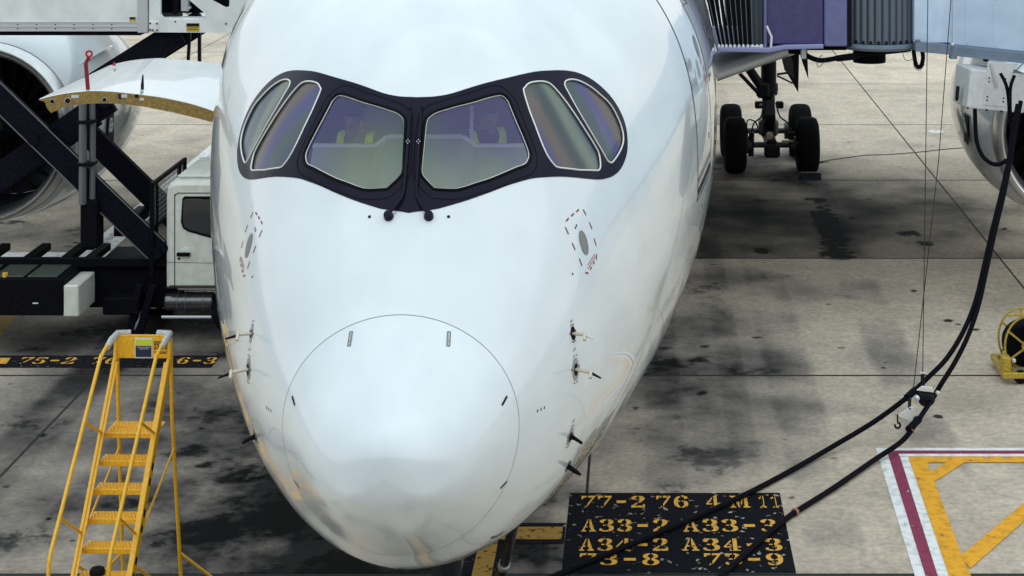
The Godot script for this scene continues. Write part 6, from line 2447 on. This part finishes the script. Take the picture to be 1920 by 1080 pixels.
func pilot(head: Vector3, turn: float, lean: float, label: String, skin: Color, shirt: Color):
	# seated, facing the windscreen (towards +Z), hands resting on the thighs
	var o := thing("person", head + Vector3(0, -0.85, 0), label, "person")
	var b := Basis(Vector3.UP, turn)
	var W: Callable = func(x: float, y: float, z: float) -> Vector3: return head + b * Vector3(x, y, z)
	var WH := W
	W = func(x: float, y: float, z: float) -> Vector3: return head + b * Vector3(x, y + 0.11, z - 0.05)
	var bones := [
		[W.call(0, -0.62, -0.10), W.call(0, -0.40, -0.08), 0.15, 0.145], [W.call(0, -0.42, -0.08), W.call(0, -0.28, -0.06), 0.145, 0.13],
		[W.call(-0.10, -0.30, -0.06), W.call(-0.17, -0.255, -0.05), 0.095, 0.07], [W.call(0.10, -0.30, -0.06), W.call(0.17, -0.255, -0.05), 0.095, 0.07],
		[W.call(0, -0.25, -0.05), W.call(0, -0.10, -0.01), 0.062, 0.055],
		[W.call(-0.20, -0.27, -0.05), W.call(-0.24, -0.52, 0.0), 0.058, 0.045], [W.call(-0.24, -0.52, 0.0), W.call(-0.16, -0.58, 0.22), 0.043, 0.03], [W.call(-0.16, -0.58, 0.22), W.call(-0.14, -0.585, 0.30), 0.03, 0.022],
		[W.call(0.20, -0.27, -0.05), W.call(0.24, -0.52, 0.0), 0.058, 0.045], [W.call(0.24, -0.52, 0.0), W.call(0.16, -0.58, 0.22), 0.043, 0.03], [W.call(0.16, -0.58, 0.22), W.call(0.14, -0.585, 0.30), 0.03, 0.022],
		[W.call(-0.09, -0.66, -0.08), W.call(-0.12, -0.66, 0.32), 0.095, 0.07], [W.call(0.09, -0.66, -0.08), W.call(0.12, -0.66, 0.32), 0.095, 0.07],
		[W.call(-0.12, -0.66, 0.34), W.call(-0.12, -1.04, 0.40), 0.065, 0.045], [W.call(0.12, -0.66, 0.34), W.call(0.12, -1.04, 0.40), 0.065, 0.045]]
	var m := mb()
	m.tint = true
	var inv := b.inverse()
	var paint := func(p: Vector3) -> Color:
		var q: Vector3 = inv * (p - head)
		if q.y > -0.075:
			return skin
		if q.z > 0.15 and q.y > -0.51 and absf(q.x) > 0.1:
			return skin
		if q.y < -0.47:
			return Color(0.012, 0.013, 0.02)
		return shirt
	flesh(m, bones, 0.02, 0.04, paint)
	# fingers: five short bent chains from each palm
	for s in [-1.0, 1.0]:
		var hb := []
		for k in 4:
			var x: float = (0.118 + 0.018 * k) * s
			var ln: float = [0.062, 0.07, 0.066, 0.05][k]
			hb.append([W.call(x, -0.583, 0.30), W.call(x - 0.004 * s, -0.58, 0.30 + ln * 0.6), 0.0095, 0.009])
			hb.append([W.call(x - 0.004 * s, -0.58, 0.30 + ln * 0.6), W.call(x - 0.006 * s, -0.594, 0.30 + ln), 0.009, 0.0075])
		hb.append([W.call(0.112 * s, -0.583, 0.27), W.call(0.088 * s, -0.585, 0.30), 0.011, 0.0095])
		hb.append([W.call(0.088 * s, -0.585, 0.30), W.call(0.084 * s, -0.592, 0.33), 0.0095, 0.008])
		flesh(m, hb, 0.006, 0.004, func(_p): return skin)
	W = WH
	# head: skull, jaw, nose, ears, brows
	var hd := [[W.call(0, 0.02, -0.02), W.call(0, 0.05, 0.0), 0.088, 0.085], [W.call(0, -0.02, 0.02), W.call(0, -0.075, 0.045), 0.068, 0.040], [W.call(0, 0.015, 0.09), W.call(0, -0.022, 0.108), 0.009, 0.014],
		[W.call(-0.084, -0.01, -0.01), W.call(-0.088, 0.025, -0.015), 0.012, 0.016], [W.call(0.084, -0.01, -0.01), W.call(0.088, 0.025, -0.015), 0.012, 0.016], [W.call(-0.035, 0.03, 0.078), W.call(0.035, 0.03, 0.078), 0.011, 0.011], [W.call(-0.02, -0.052, 0.082), W.call(0.02, -0.052, 0.082), 0.010, 0.010]]
	flesh(m, hd, 0.009, 0.02, func(p):
		var q: Vector3 = inv * (p - head)
		if absf(absf(q.x) - 0.032) < 0.013 and absf(q.y - 0.008) < 0.008 and q.z > 0.05:
			return Color(0.02, 0.015, 0.012)
		if absf(q.x) < 0.024 and absf(q.y + 0.052) < 0.006 and q.z > 0.05:
			return skin * 0.6
		return skin)
	part(m, "body", M.clothed, o)
	m = mb()
	var hr := [[W.call(0, 0.055, -0.03), W.call(0, 0.07, 0.0), 0.088, 0.078], [W.call(0, 0.0, -0.06), W.call(0, 0.05, -0.045), 0.065, 0.08]]
	flesh(m, hr, 0.011, 0.02, func(_p): return Color.BLACK)
	part(m, "hair", M.hair, o)
	m = mb()
	W = func(x: float, y: float, z: float) -> Vector3: return head + b * Vector3(x, y + 0.11, z - 0.05)
	for s in [-1.0, 1.0]:
		var vb := [[W.call(0.145 * s, -0.60, -0.05), W.call(0.13 * s, -0.36, -0.03), 0.075, 0.085], [W.call(0.13 * s, -0.36, -0.03), W.call(0.155 * s, -0.262, -0.05), 0.085, 0.082]]
		flesh(m, vb, 0.014, 0.02, func(_p): return Color.WHITE)
	part(m, "safety_vest", M.vest_yellow, o)


func build_terminal():
	# the building the picture is taken from: seen only as its reflection in the paint
	var o := thing("terminal_building", Vector3(0, 0, 14), "grey terminal building with bands of dark glass facing the airliner", "building")
	var m := mb()
	m.box(Vector3(-2, 4.6, 14.5), Vector3(150, 9.2, 22), Basis(), 0.05)
	var w := part(m, "wall", M.terminal_grey, o)
	m = mb()
	m.box(Vector3(-2, 9.6, 14.5), Vector3(151, 0.8, 23), Basis(), 0.05)
	part(m, "roof", M.truck_panel, o)
	for r in 2:
		for k in 37:
			m = mb()
			m.box(Vector3(-76 + 4.0 * k, 2.4 + 4.2 * r, 3.48), Vector3(3.7, 3.2, 0.08), Basis(), 0.01)
			part(m, "window", M.dark_glass, w)


# ---------------------------------------------------------------- build
func overcast() -> ImageTexture:
	# thin bright overcast: pale blue white overhead, greyer towards the horizon, soft banks of cloud
	var w := 512
	var h := 256
	var f := fn(77, 0.011, 4)
	f.domain_warp_enabled = true
	f.domain_warp_amplitude = 30.0
	var im := Image.create(w, h, false, Image.FORMAT_RGBF)
	for j in h:
		var el := (0.5 - (j + 0.5) / h) * PI
		var up := sin(el)
		for i in w:
			var az := TAU * i / w
			var d := Vector3(cos(az) * cos(el), up * 1.6, sin(az) * cos(el)) * 90.0
			var n := f.get_noise_3dv(d)
			var c := Color(0.84, 0.885, 0.915).lerp(Color(0.80, 0.94, 1.0), smoothstep(0.0, 0.55, up))
			c = c * (0.92 + 0.10 * smoothstep(0.1, 0.7, up) + 0.16 * n)
			if up < 0.0:
				c = Color(0.26, 0.25, 0.235)
			im.set_pixel(i, j, c)
	return ImageTexture.create_from_image(im)


func _ready():
	rng.seed = 7
	var cam := Camera3D.new()
	cam.name = "camera"
	cam.position = Vector3(0, H, 0)
	cam.far = 1200.0
	cam.set_frustum(0.5 * 1080.0 / F, Vector2(-240.0, -894.0) * 0.5 / F, 0.5, 1200.0)
	add_child(cam)
	cam.current = true
	var env := Environment.new()
	var sky := Sky.new()
	var sm := PanoramaSkyMaterial.new()
	sm.panorama = overcast()
	sky.sky_material = sm
	env.background_mode = Environment.BG_SKY
	env.sky = sky
	env.background_energy_multiplier = 1.0
	env.tonemap_mode = Environment.TONE_MAPPER_LINEAR
	env.tonemap_exposure = 1.2
	env.sdfgi_enabled = true
	env.ssao_enabled = true
	env.ssil_enabled = true
	var we := WorldEnvironment.new()
	we.name = "world"
	we.environment = env
	add_child(we)
	var sun := DirectionalLight3D.new()
	sun.name = "sun"
	sun.light_color = Color(1.0, 0.975, 0.94)
	sun.light_energy = 0.22
	sun.light_angular_distance = 120.0
	sun.shadow_enabled = true
	sun.look_at_from_position(Vector3(12, 28, 24), Vector3(0, 0, -4), Vector3.UP)
	add_child(sun)

	make_materials()
	build_ground()
	build_airliner()
	build_airframe()
	build_terminal()
	build_bridge()
	build_truck()
	build_markings()
	build_ladder()
	build_hoses()
	build_small()
	pilot(P(918, 228, 18.05), 0.55, 0.0, "pilot in a yellow safety vest behind the windscreen pane nearer the boarding bridge", Color(0.33, 0.19, 0.13), Color(0.03, 0.03, 0.06))
	pilot(P(662, 234, 18.05), -0.35, 0.0, "pilot in a yellow safety vest behind the windscreen pane nearer the truck", Color(0.26, 0.15, 0.11), Color(0.03, 0.03, 0.06))
